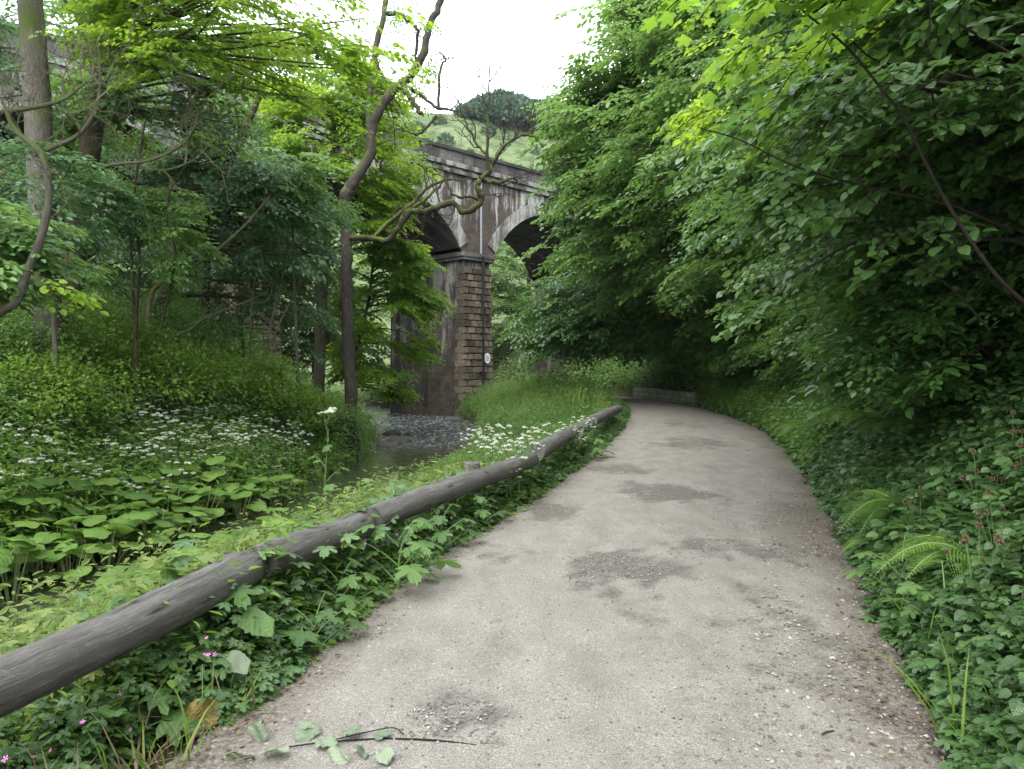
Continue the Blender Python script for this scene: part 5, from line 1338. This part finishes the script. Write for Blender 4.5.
cnt = 0; q = np.random.default_rng(92); spots = []
for i in range(3000):
    y = 8.6 * (17.5 / 8.6) ** q.random(); d = q.uniform(.4, 2.3) if q.random() < .85 else q.uniform(.2, 3.0); x = RVL(y) - d
    if abs(x) > .80 * y: continue
    if all((x - a) ** 2 + (y - b) ** 2 > .33 ** 2 for a, b in spots): spots.append((x, y))
    if len(spots) >= 120: break
for i, (x, y) in enumerate(spots):
    z = G(x, y); s = .7 + .65 * q.random()
    if i < 4: o = protos[i]; o.location = (x, y, z); o.rotation_euler = (0, 0, q.random() * 6); o.scale = (s,) * 3
    else: dup(protos[i % 4], (x, y, z), q.random() * 6, s)
near = []
for k in range(3):
    t = thing('cow_parsley', 'x', 'plant'); hd, gs, gl = umbel_proto(820 + k, .85, 17, .27, .027)
    for gf in hd: gf.build('umbel', M['white_flower'], t)
    gs.build('stems', M['stem'], t); gl.build('leaves', M['mid'], t, lc=True); near.append(t)
nlab, ngrp = 'white flowered cow parsley crowding over the log rail', 'cow parsley over the log rail'
q = np.random.default_rng(93)
for i in range(21):
    px, Y = q.uniform(458, 606), q.uniform(8.2, 14.5)
    x = (px - 512) / FOC * Y; z = G(x, Y)
    if x > RDL(Y) - .12: x = RDL(Y) - .15
    z = G(x, Y); s = .52 + .52 * q.random()
    if i < 3: o = near[i]; o.location = (x, Y, z); o.rotation_euler = (0, 0, q.random() * 6); o.scale = (s,) * 3; tag(o, nlab, group=ngrp)
    else: dup(near[i % 3], (x, Y, z), q.random() * 6, s, nlab, ngrp)

def onr_(px, Y): x = (px - 512) / FOC * Y; return (x, Y, G(x, Y))
def hogweed(label, p, s, seed, n=7, leaf=.24, flower=False, mat='hogweed', tall=.55):
    q = np.random.default_rng(seed); gl, gs = Geo(), Geo(); t = thing('hogweed', label, 'plant', p)
    tube(gs, [(0, 0, -.1), (q.normal() * .02, q.normal() * .02, tall * .5), (.03, 0, tall * (1 if flower else .78))], [.010 * s, .008 * s, .004 * s], 6)
    for i in range(n):
        a = i * 2.2 + q.random() * .8; f = i / n; b = np.array([0, 0, tall * (.1 + .75 * f)]); r = (.30 - .16 * f) * s; c = b + np.array([math.cos(a) * r, math.sin(a) * r, .16 * s])
        petiole(gs, b, c, .006 * s, sag=.03)
        for da, ls, back in ((0, 1.0, 0), (.9, .62, .35), (-.9, .62, .35)):
            pp = c - back * (c - b)
            scatter(gl, HOGWEED, pp[None], np.array([[math.cos(a + da), math.sin(a + da), -.30]]), np.array([[q.normal() * .2 + .2 * math.cos(a), q.normal() * .2 + .2 * math.sin(a) - .15, 1]]), leaf * ls * (1.1 - .45 * f) * s, 0, np.clip(.5 + q.normal() * .2, 0, 1))
    gl.build('leaves', M[mat], t, lc=True); gs.build('stems', M['stem'], t)
    if flower:
        hd, gk, _ = umbel_proto(seed, .30, 4, .10, .060)
        for gf in hd: o = gf.build('umbel', M['white_flower'], t); o.location = (.03, 0, tall - .06)
        o = gk.build('flower_stems', M['stem'], t); o.location = (.03, 0, tall - .06)
def on(px, Y, dx=0): x = (px - 512) / FOC * Y + dx; return (x, Y, G(x, Y))
hogweed('hogweed with big lobed leaves in front of the stump end of the nearest log', on(222, 3.95), 1.0, 1, 8, .22, tall=.62)
hogweed('hogweed with hanging dusty leaves between second and third logs and track', on(398, 5.2), 1.05, 2, 9, .20, tall=.55)
hogweed('hogweed growing over the joint of the second log', on(372, 5.7), .9, 3, 8, .20, tall=.55)
hogweed('hogweed on the near bank in front of the water at centre left', on(385, 8.0), 1.0, 4, 8, .22, tall=.50)
hogweed('tall hogweed with one pinkish white head left of the crooked tree', on(326, 9.6), 1.0, 5, 6, .17, True, tall=1.30)
hogweed('low hogweed at the track edge below the third log', on(452, 7.1), .8, 6, 8, .19, tall=.35)
hogweed('leafy hogweed near the far end of the log rail', on(600, 12.4, -.1), .95, 7, 8, .20, tall=.5)
hogweed('leafy hogweed under the middle of the second log by the track', on(318, 4.75, .12), .8, 9, 8, .19, tall=.34)
hogweed('dusty hogweed at the track edge right of the broad dock leaf', on(296, 4.1, .1), .7, 10, 7, .18, tall=.28)
hogweed('hogweed in front of the square post top', on(478, 7.25, .02), .8, 14, 8, .19, tall=.42)
hogweed('hogweed leaning out from under the middle of the third log', on(440, 6.3), .9, 11, 8, .19, tall=.42)
hogweed('broad hogweed among the shade herbs right of the track', onr_(905, 4.6), .85, 12, 7, .20, tall=.45)
hogweed('hogweed on the near right bank below the long arching fern', onr_(948, 3.9), .8, 13, 7, .18, tall=.42)
hogweed('hogweed under the nearest log in the lower left corner', on(95, 3.05), .8, 8, 8, .20, tall=.32)

def _curl(seed):
    q = np.random.default_rng(seed); n = 13; v, f = [], []
    for i in range(n):
        u = i / (n - 1); w = .40 * math.sin(math.pi * min(1, u * .93 + .05) ** .75) ** .8 * (1 + .08 * q.normal())
        for j in range(7):
            s = (j - 3) / 3; yy = s * w * (1 + .05 * q.normal() * abs(s)); z = .30 * w * abs(s) ** 2 * math.sin(2 + 4 * u + seed) + .06 * math.sin(7 * u + 3 * s + seed) - .16 * u * u + .015 * q.normal() * abs(s) + .03 * abs(s)
            v.append((u, yy, z))
    for i in range(n - 1):
        for j in range(6): f.append((i * 7 + j, (i + 1) * 7 + j, (i + 1) * 7 + j + 1, i * 7 + j + 1))
    return _t(v, f)
CURL = [_curl(i) for i in range(3)]
def dock_leaf(label, px, py, Y, size, tone=.5, mat='hogweed', head=-.6):
    p = at(px, py, Y); t = thing('dock', label, 'plant', (p[0], p[1], G(p[0], p[1]))); h = p[2] - G(p[0], p[1]); gl, gs = Geo(), Geo(); q = np.random.default_rng(int(px))
    for i in range(4):
        a = head + i * 1.5 + q.normal() * .2; c = np.array([math.cos(a) * .05, math.sin(a) * .05, h * (1 - .2 * i)])
        petiole(gs, np.array([0, 0, -.05]), c, .006)
        scatter(gl, CURL[i % 3], c[None], np.array([[math.cos(a), math.sin(a), -.25]]), np.array([[math.cos(a) * .5, -.6, 1]]), size * (1 - .15 * i), 0, tone)
    gl.build('leaves', M[mat], t, lc=True, smooth=True); gs.build('stems', M['pale_stem'], t)
dock_leaf('dock with a broad glossy leaf held out over the track edge', 236, 612, 3.75, .21)
dock_leaf('dock with a limp greyish leaf below the broad glossy one', 222, 652, 3.5, .15, .15, 'wilted')

def fern(label, p, n, length, seed, face=None):
    q = np.random.default_rng(seed); gl, gs = Geo(), Geo(); t = thing('fern', label, 'fern', p, 0, 'ferns on the right hand bank')
    for i in range(n):
        a = (face if face is not None else 3.6) + (i - (n - 1) / 2) * (1.9 / n) * 1.6 + q.normal() * .15; L_ = length * (.75 + .45 * q.random())
        h = np.array([math.cos(a), math.sin(a), 0]); u = np.linspace(0, 1, 34)
        pts = h[None] * (L_ * (u * .85))[:, None] + np.array([0, 0, 1.0])[None] * (L_ * (.75 * u - .85 * u ** 2.1))[:, None]
        tube(gs, pts, np.linspace(.005, .0012, 34), 4)
        P, D, N, S = [], [], [], []
        sd = np.array([-h[1], h[0], 0])
        for k in range(5, 34):
            tg = norm(pts[min(k + 1, 33)] - pts[k - 1]); nn = np.cross(tg, sd); nn = nn if nn[2] > 0 else -nn
            w = L_ * .21 * math.sin(math.pi * min(1, (u[k] * .92 + .10)) ** .8) ** .75 + .008
            for s in (-1, 1):
                d = norm(sd * s + tg * .35)
                m_ = 8
                for j in range(m_):
                    f = (j + .5) / m_; p0 = pts[k] + d * w * f
                    for s2 in (-1, 1):
                        P.append(p0); D.append(d * .55 + np.cross(nn, d) * s2 + nn * -.1); N.append(nn + q.normal(size=3) * .12); S.append(w * .125 * (1.1 - f * .75) + .003)
        scatter(gl, LEAF, np.array(P), np.array(D), np.array(N), np.array(S), 0, np.clip(.5 + .2 * q.normal() + q.normal(size=len(P)) * .08, 0, 1))
    gl.build('fronds', M['fern'], t, lc=True); gs.build('stalks', M['pale_stem'], t)
def onr(px, Y, up=0.0): x = (px - 512) / FOC * Y; return (x, Y, G(x, Y) + up)
fern('fern with one long arching frond over the herbs at the track edge', onr(912, 5.9, .15), 5, .74, 1, 3.2)
fern('pale fern below the long arching frond', onr(897, 5.7, .05), 4, .5, 2, 3.7)
fern('feathery pale green fern at the bank foot beyond the near herbs', onr(818, 12.5, .25), 7, .95, 3, 3.5)
fern('fern standing high on the bank above the feathery one', onr(858, 10.3, .4), 6, .8, 4, 3.4)
fern('fern half hidden in herbs near the right edge', onr(985, 4.3, .15), 5, .6, 5, 3.5)
fern('small fern at the track edge by the grassy foot of the bank', onr(796, 15.0, .15), 6, .85, 6, 3.5)
fern('fern in shade under the hazel at the middle of the bank', onr(900, 8.0, .4), 6, .75, 7, 3.5)

# wood avens with brown seed heads at the lower right
alab, agrp = 'wood avens with brown bur seed heads on thin stems at lower right', 'wood avens on the near right bank'
def avens(seed):
    q = np.random.default_rng(seed); gs, gl = Geo(), Geo(); t = thing('wood_avens', alab, 'plant', (0, 0, 0), 0, agrp)
    for i in range(5):
        e = np.array([q.normal() * .10, q.normal() * .10, .34 + .16 * q.random()]); petiole(gs, np.zeros(3), e, .0024, sag=.05)
        gh = Geo(); d = norm(q.normal(size=(60, 3))); scatter(gh, KITE, e + d * .004, d, q.normal(size=(60, 3)), .012, 0, .5, lc=False); gh.build('seed_head', M['seed'], t)
    P = q.normal(size=(14, 3)) * [.09, .09, .05] + [0, 0, .18]; scatter(gl, HOGWEED, P, q.normal(size=(14, 3)) * [1, 1, .2], q.normal(size=(14, 3)) * .3 + [0, 0, 1], .07, 0, q.uniform(.3, .8, 14))
    gs.build('stems', M['stem'], t); gl.build('leaves', M['herb_dark'], t, lc=True); return t
ap = [avens(1), avens(2)]; q = np.random.default_rng(95)
for i in range(22):
    Y = q.uniform(2.7, 5.2); x = RDR(Y) + q.uniform(.35, 1.3); p = (x, Y, G(x, Y) + .05)
    if i < 2: ap[i].location = p
    else: dup(ap[i % 2], p, q.random() * 6, .9 + .4 * q.random())

# ---------------------------------------------------------------- litter on the track, stones in the river
q = np.random.default_rng(97)
def on_road(px, py): Y = EYE * FOC / (py - 365); return np.array([(px - 512) / FOC * Y, Y, .03])
c = on_road(330, 752); t = thing('fallen_sprig', 'fallen sprig of wilted pale leaves with a long bare stem lying on the track', 'sprig', c)
gs, gl = Geo(), Geo()
stem = np.array([on_road(x, y) for x, y in ((262, 766), (316, 758), (368, 754), (406, 754), (440, 756), (476, 761))]) - c + [0, 0, .012]
tube(gs, smooth_line(stem, [.003] * 6, 4)[0], np.linspace(.003, .005, 21), 5); gs.build('twig', M['twig_dark'], t, lc=True)
g2 = Geo(); tube(g2, smooth_line(np.array([on_road(x, y) for x, y in ((330, 757), (368, 748), (392, 744), (402, 751))]) - c + [0, 0, .02], [.003] * 4, 4)[0], .0025, 5); g2.build('twig', M['twig_dark'], t, lc=True)
LP = [(268, 748, 160, .12), (296, 745, 20, .12), (318, 752, -20, .11), (345, 750, 60, .12), (362, 757, -60, .11), (290, 762, 200, .13), (330, 765, -40, .12), (255, 768, 170, .13), (376, 748, 30, .09), (385, 764, -70, .11), (310, 742, 110, .09)]
P = np.array([on_road(x - 4, y + 7) for x, y, a, s in LP]) - c + np.array([0, 0, .018]) + q.random((len(LP), 1)) * [0, 0, .02]
for i in range(3): scatter(gl, CURL[i], P[i::3], np.array([[math.cos(R(a)), math.sin(R(a)), .12] for *_, a, s in LP])[i::3], (q.normal(size=(len(LP), 3)) * .55 + [0, -.1, 1])[i::3], np.array([s for *_, s in LP])[i::3] * .9, 0, q.uniform(.0, .7, len(LP))[i::3])
gl.build('leaves', M['wilted'], t, lc=True)
Yd = 3.2; p = at(203, 738, Yd); g = Geo(); scatter(g, CURL[1], np.array([[0, 0, .17]]), np.array([[.12, -.3, -1.0]]), np.array([[.3, -1, .5]]), .17, 0, .5)
t = thing('dead_leaf', 'yellow brown dead leaf hanging at the edge of the track', 'leaf', (p[0], p[1], max(p[2], G(p[0], p[1])))); g.build('blade', M['yellow'], t, lc=True)
g = Geo(); petiole(g, np.array([0, 0, .16]), np.array([-.02, .05, .30]), .003); g.build('stalk', M['stem'], t)
p = on_road(832, 750); g = Geo(); tube(g, [(-.03, -.01, 0), (0, .005, .004), (.035, .02, 0)], [.005, .006, .004], 6, cap=True); o = g.build('stick', M['twig'], None, lc=True); o.location = p + [0, 0, .02]; tag(o, 'short pale stick lying on the right of the track', 'stick')
lab = ['dark wet stone at the foot of the far bank below the crooked tree', 'flat stone in the shallows left of the rapids', 'small stone breaking the water beside the flat one', 'rounded stone at the water edge under the hanging sycamore', 'stone at the foot of the pier']
for i, (px, Y, s) in enumerate(((388, 24.3, .34), (397, 25.6, .38), (410, 26.4, .24), (392, 28.5, .30), (452, 35.2, .40))):
    x = (px - 512) / FOC * Y; v = norm(q.normal(size=(1, 3)))[0]
    bm_t = np.linspace(0, math.pi, 7); bm_p = np.linspace(0, 2 * math.pi, 11)[:-1]; g = Geo(); V = []
    for a in bm_t:
        for b in bm_p: r = s * (1 + .18 * math.sin(3 * a + i) * math.cos(2 * b + i) + .08 * q.normal()); V.append((r * math.sin(a) * math.cos(b) * 1.3, r * math.sin(a) * math.sin(b), r * math.cos(a) * .55))
    g.add(V, [(r * 10 + k, r * 10 + (k + 1) % 10, (r + 1) * 10 + (k + 1) % 10, (r + 1) * 10 + k) for r in range(6) for k in range(10)], 0, .4)
    o = g.build('river_stone', M['boulder'], smooth=True); o.location = (x, Y, WATER - .02); tag(o, lab[i], 'stone', 'stones in the river')

# leaf litter along the right edge of the track
g = Geo(); x, y = sample(600, 2.0, 14, lambda v: RDR(v) - .25, lambda v: RDR(v) + .12, 201, 1.5); q = np.random.default_rng(202); k = len(x)
scatter(g, LEAF, np.stack([x, y, .03 + .02 * q.random(k)], -1), q.normal(size=(k, 3)) * [1, 1, .2], q.normal(size=(k, 3)) * .4 + [0, 0, 1], q.uniform(.01, .04, k), 0, q.random(k) * .7, lc=True)
x, y = sample(500, 2.0, 12, lambda v: RDL(v) - .1, lambda v: RDL(v) + .16, 203, 1.5); k = len(x)
scatter(g, LEAF, np.stack([x, y, .03 + .02 * q.random(k)], -1), q.normal(size=(k, 3)) * [1, 1, .2], q.normal(size=(k, 3)) * .4 + [0, 0, 1], q.uniform(.01, .035, k), 0, q.random(k) * .7, lc=True)
tag(g.build('leaf_litter', M['brown'], lc=True), 'brown leaf litter along the edges of the track', 'leaf litter', kind='stuff')
EXPOSURE = 1.62
# ---------------------------------------------------------------- light, sky, camera
w = bpy.data.worlds.new('World'); SC.world = w; w.use_nodes = True
t = w.node_tree; t.nodes.clear()
sky = t.nodes.new('ShaderNodeTexSky'); sky.sky_type = 'NISHITA'; sky.sun_disc = False
SUN_EL, SUN_AZ = R(50), R(203)              # azimuth from +Y, towards +X
sky.sun_elevation = SUN_EL; sky.sun_rotation = SUN_AZ; sky.air_density = 1.0; sky.dust_density = 2.0
hs = t.nodes.new('ShaderNodeHueSaturation'); hs.inputs['Saturation'].default_value = .30
t.links.new(sky.outputs[0], hs.inputs['Color'])
tc = t.nodes.new('ShaderNodeTexCoord'); mp = t.nodes.new('ShaderNodeMapping'); mp.inputs['Scale'].default_value = (1, 1, 2.5)
t.links.new(tc.outputs['Generated'], mp.inputs['Vector'])
nz_ = t.nodes.new('ShaderNodeTexNoise'); nz_.inputs['Scale'].default_value = 2.2; nz_.inputs['Detail'].default_value = 5
t.links.new(mp.outputs[0], nz_.inputs['Vector'])
rp = t.nodes.new('ShaderNodeValToRGB'); rp.color_ramp.elements[0].position = .25; rp.color_ramp.elements[0].color = (8.6, 9.4, 10.6, 1)
rp.color_ramp.elements[1].position = .75; rp.color_ramp.elements[1].color = (11.8, 12.4, 13.1, 1)
t.links.new(nz_.outputs[0], rp.inputs[0])
mx = t.nodes.new('ShaderNodeMix'); mx.data_type = 'RGBA'; mx.inputs[0].default_value = .85
t.links.new(hs.outputs[0], mx.inputs[6]); t.links.new(rp.outputs[0], mx.inputs[7])
bg = t.nodes.new('ShaderNodeBackground'); bg.inputs[1].default_value = .105
t.links.new(mx.outputs[2], bg.inputs[0])
wo = t.nodes.new('ShaderNodeOutputWorld'); t.links.new(bg.outputs[0], wo.inputs[0])

sl = bpy.data.lights.new('sun', 'SUN'); sl.energy = 1.5; sl.angle = R(45); sl.color = (1, .97, .91)
so = bpy.data.objects.new('sun', sl); COL.objects.link(so)
dv = Vector((math.sin(SUN_AZ) * math.cos(SUN_EL), math.cos(SUN_AZ) * math.cos(SUN_EL), math.sin(SUN_EL)))
so.rotation_euler = (-dv).to_track_quat('-Z', 'Y').to_euler()
so.location = (0, 0, 30)

# thin damp air of the valley
hv = Geo(); box(hv, (-260, -14, -6), (260, 330, 95))
hm = bpy.data.materials.new('damp_air'); hm.use_nodes = True; ht = hm.node_tree; ht.nodes.clear()
vp = ht.nodes.new('ShaderNodeVolumePrincipled'); vp.inputs['Color'].default_value = (.80, .88, .96, 1); vp.inputs['Density'].default_value = .00018; vp.inputs['Anisotropy'].default_value = .2
ho = ht.nodes.new('ShaderNodeOutputMaterial'); ht.links.new(vp.outputs[0], ho.inputs['Volume'])
tag(hv.build('haze', hm), 'thin pale haze filling the valley air', 'haze', kind='stuff')

cam = bpy.data.cameras.new('camera'); co = bpy.data.objects.new('camera', cam); COL.objects.link(co)
cam.sensor_width = 36; cam.lens = FOC / 1024 * 36; cam.clip_start = .05; cam.clip_end = 1500
co.location = (0, 0, EYE); co.rotation_euler = (R(90) - PITCH, 0, 0)
SC.camera = co
SC.view_settings.view_transform = 'Standard'; SC.view_settings.look = 'None'; SC.view_settings.gamma = 1; SC.view_settings.use_curve_mapping = False
SC.view_settings.exposure = EXPOSURE
cy = SC.cycles
cy.volume_bounces = 0; cy.max_bounces = 9; cy.diffuse_bounces = 6; cy.glossy_bounces = 2; cy.transmission_bounces = 7; cy.transparent_max_bounces = 4
cy.caustics_reflective = False; cy.caustics_refractive = False
cy.use_adaptive_sampling = False
cy.use_denoising = True
try: cy.denoiser = 'OPENIMAGEDENOISE'; cy.denoising_input_passes = 'RGB_ALBEDO_NORMAL'
except Exception: pass
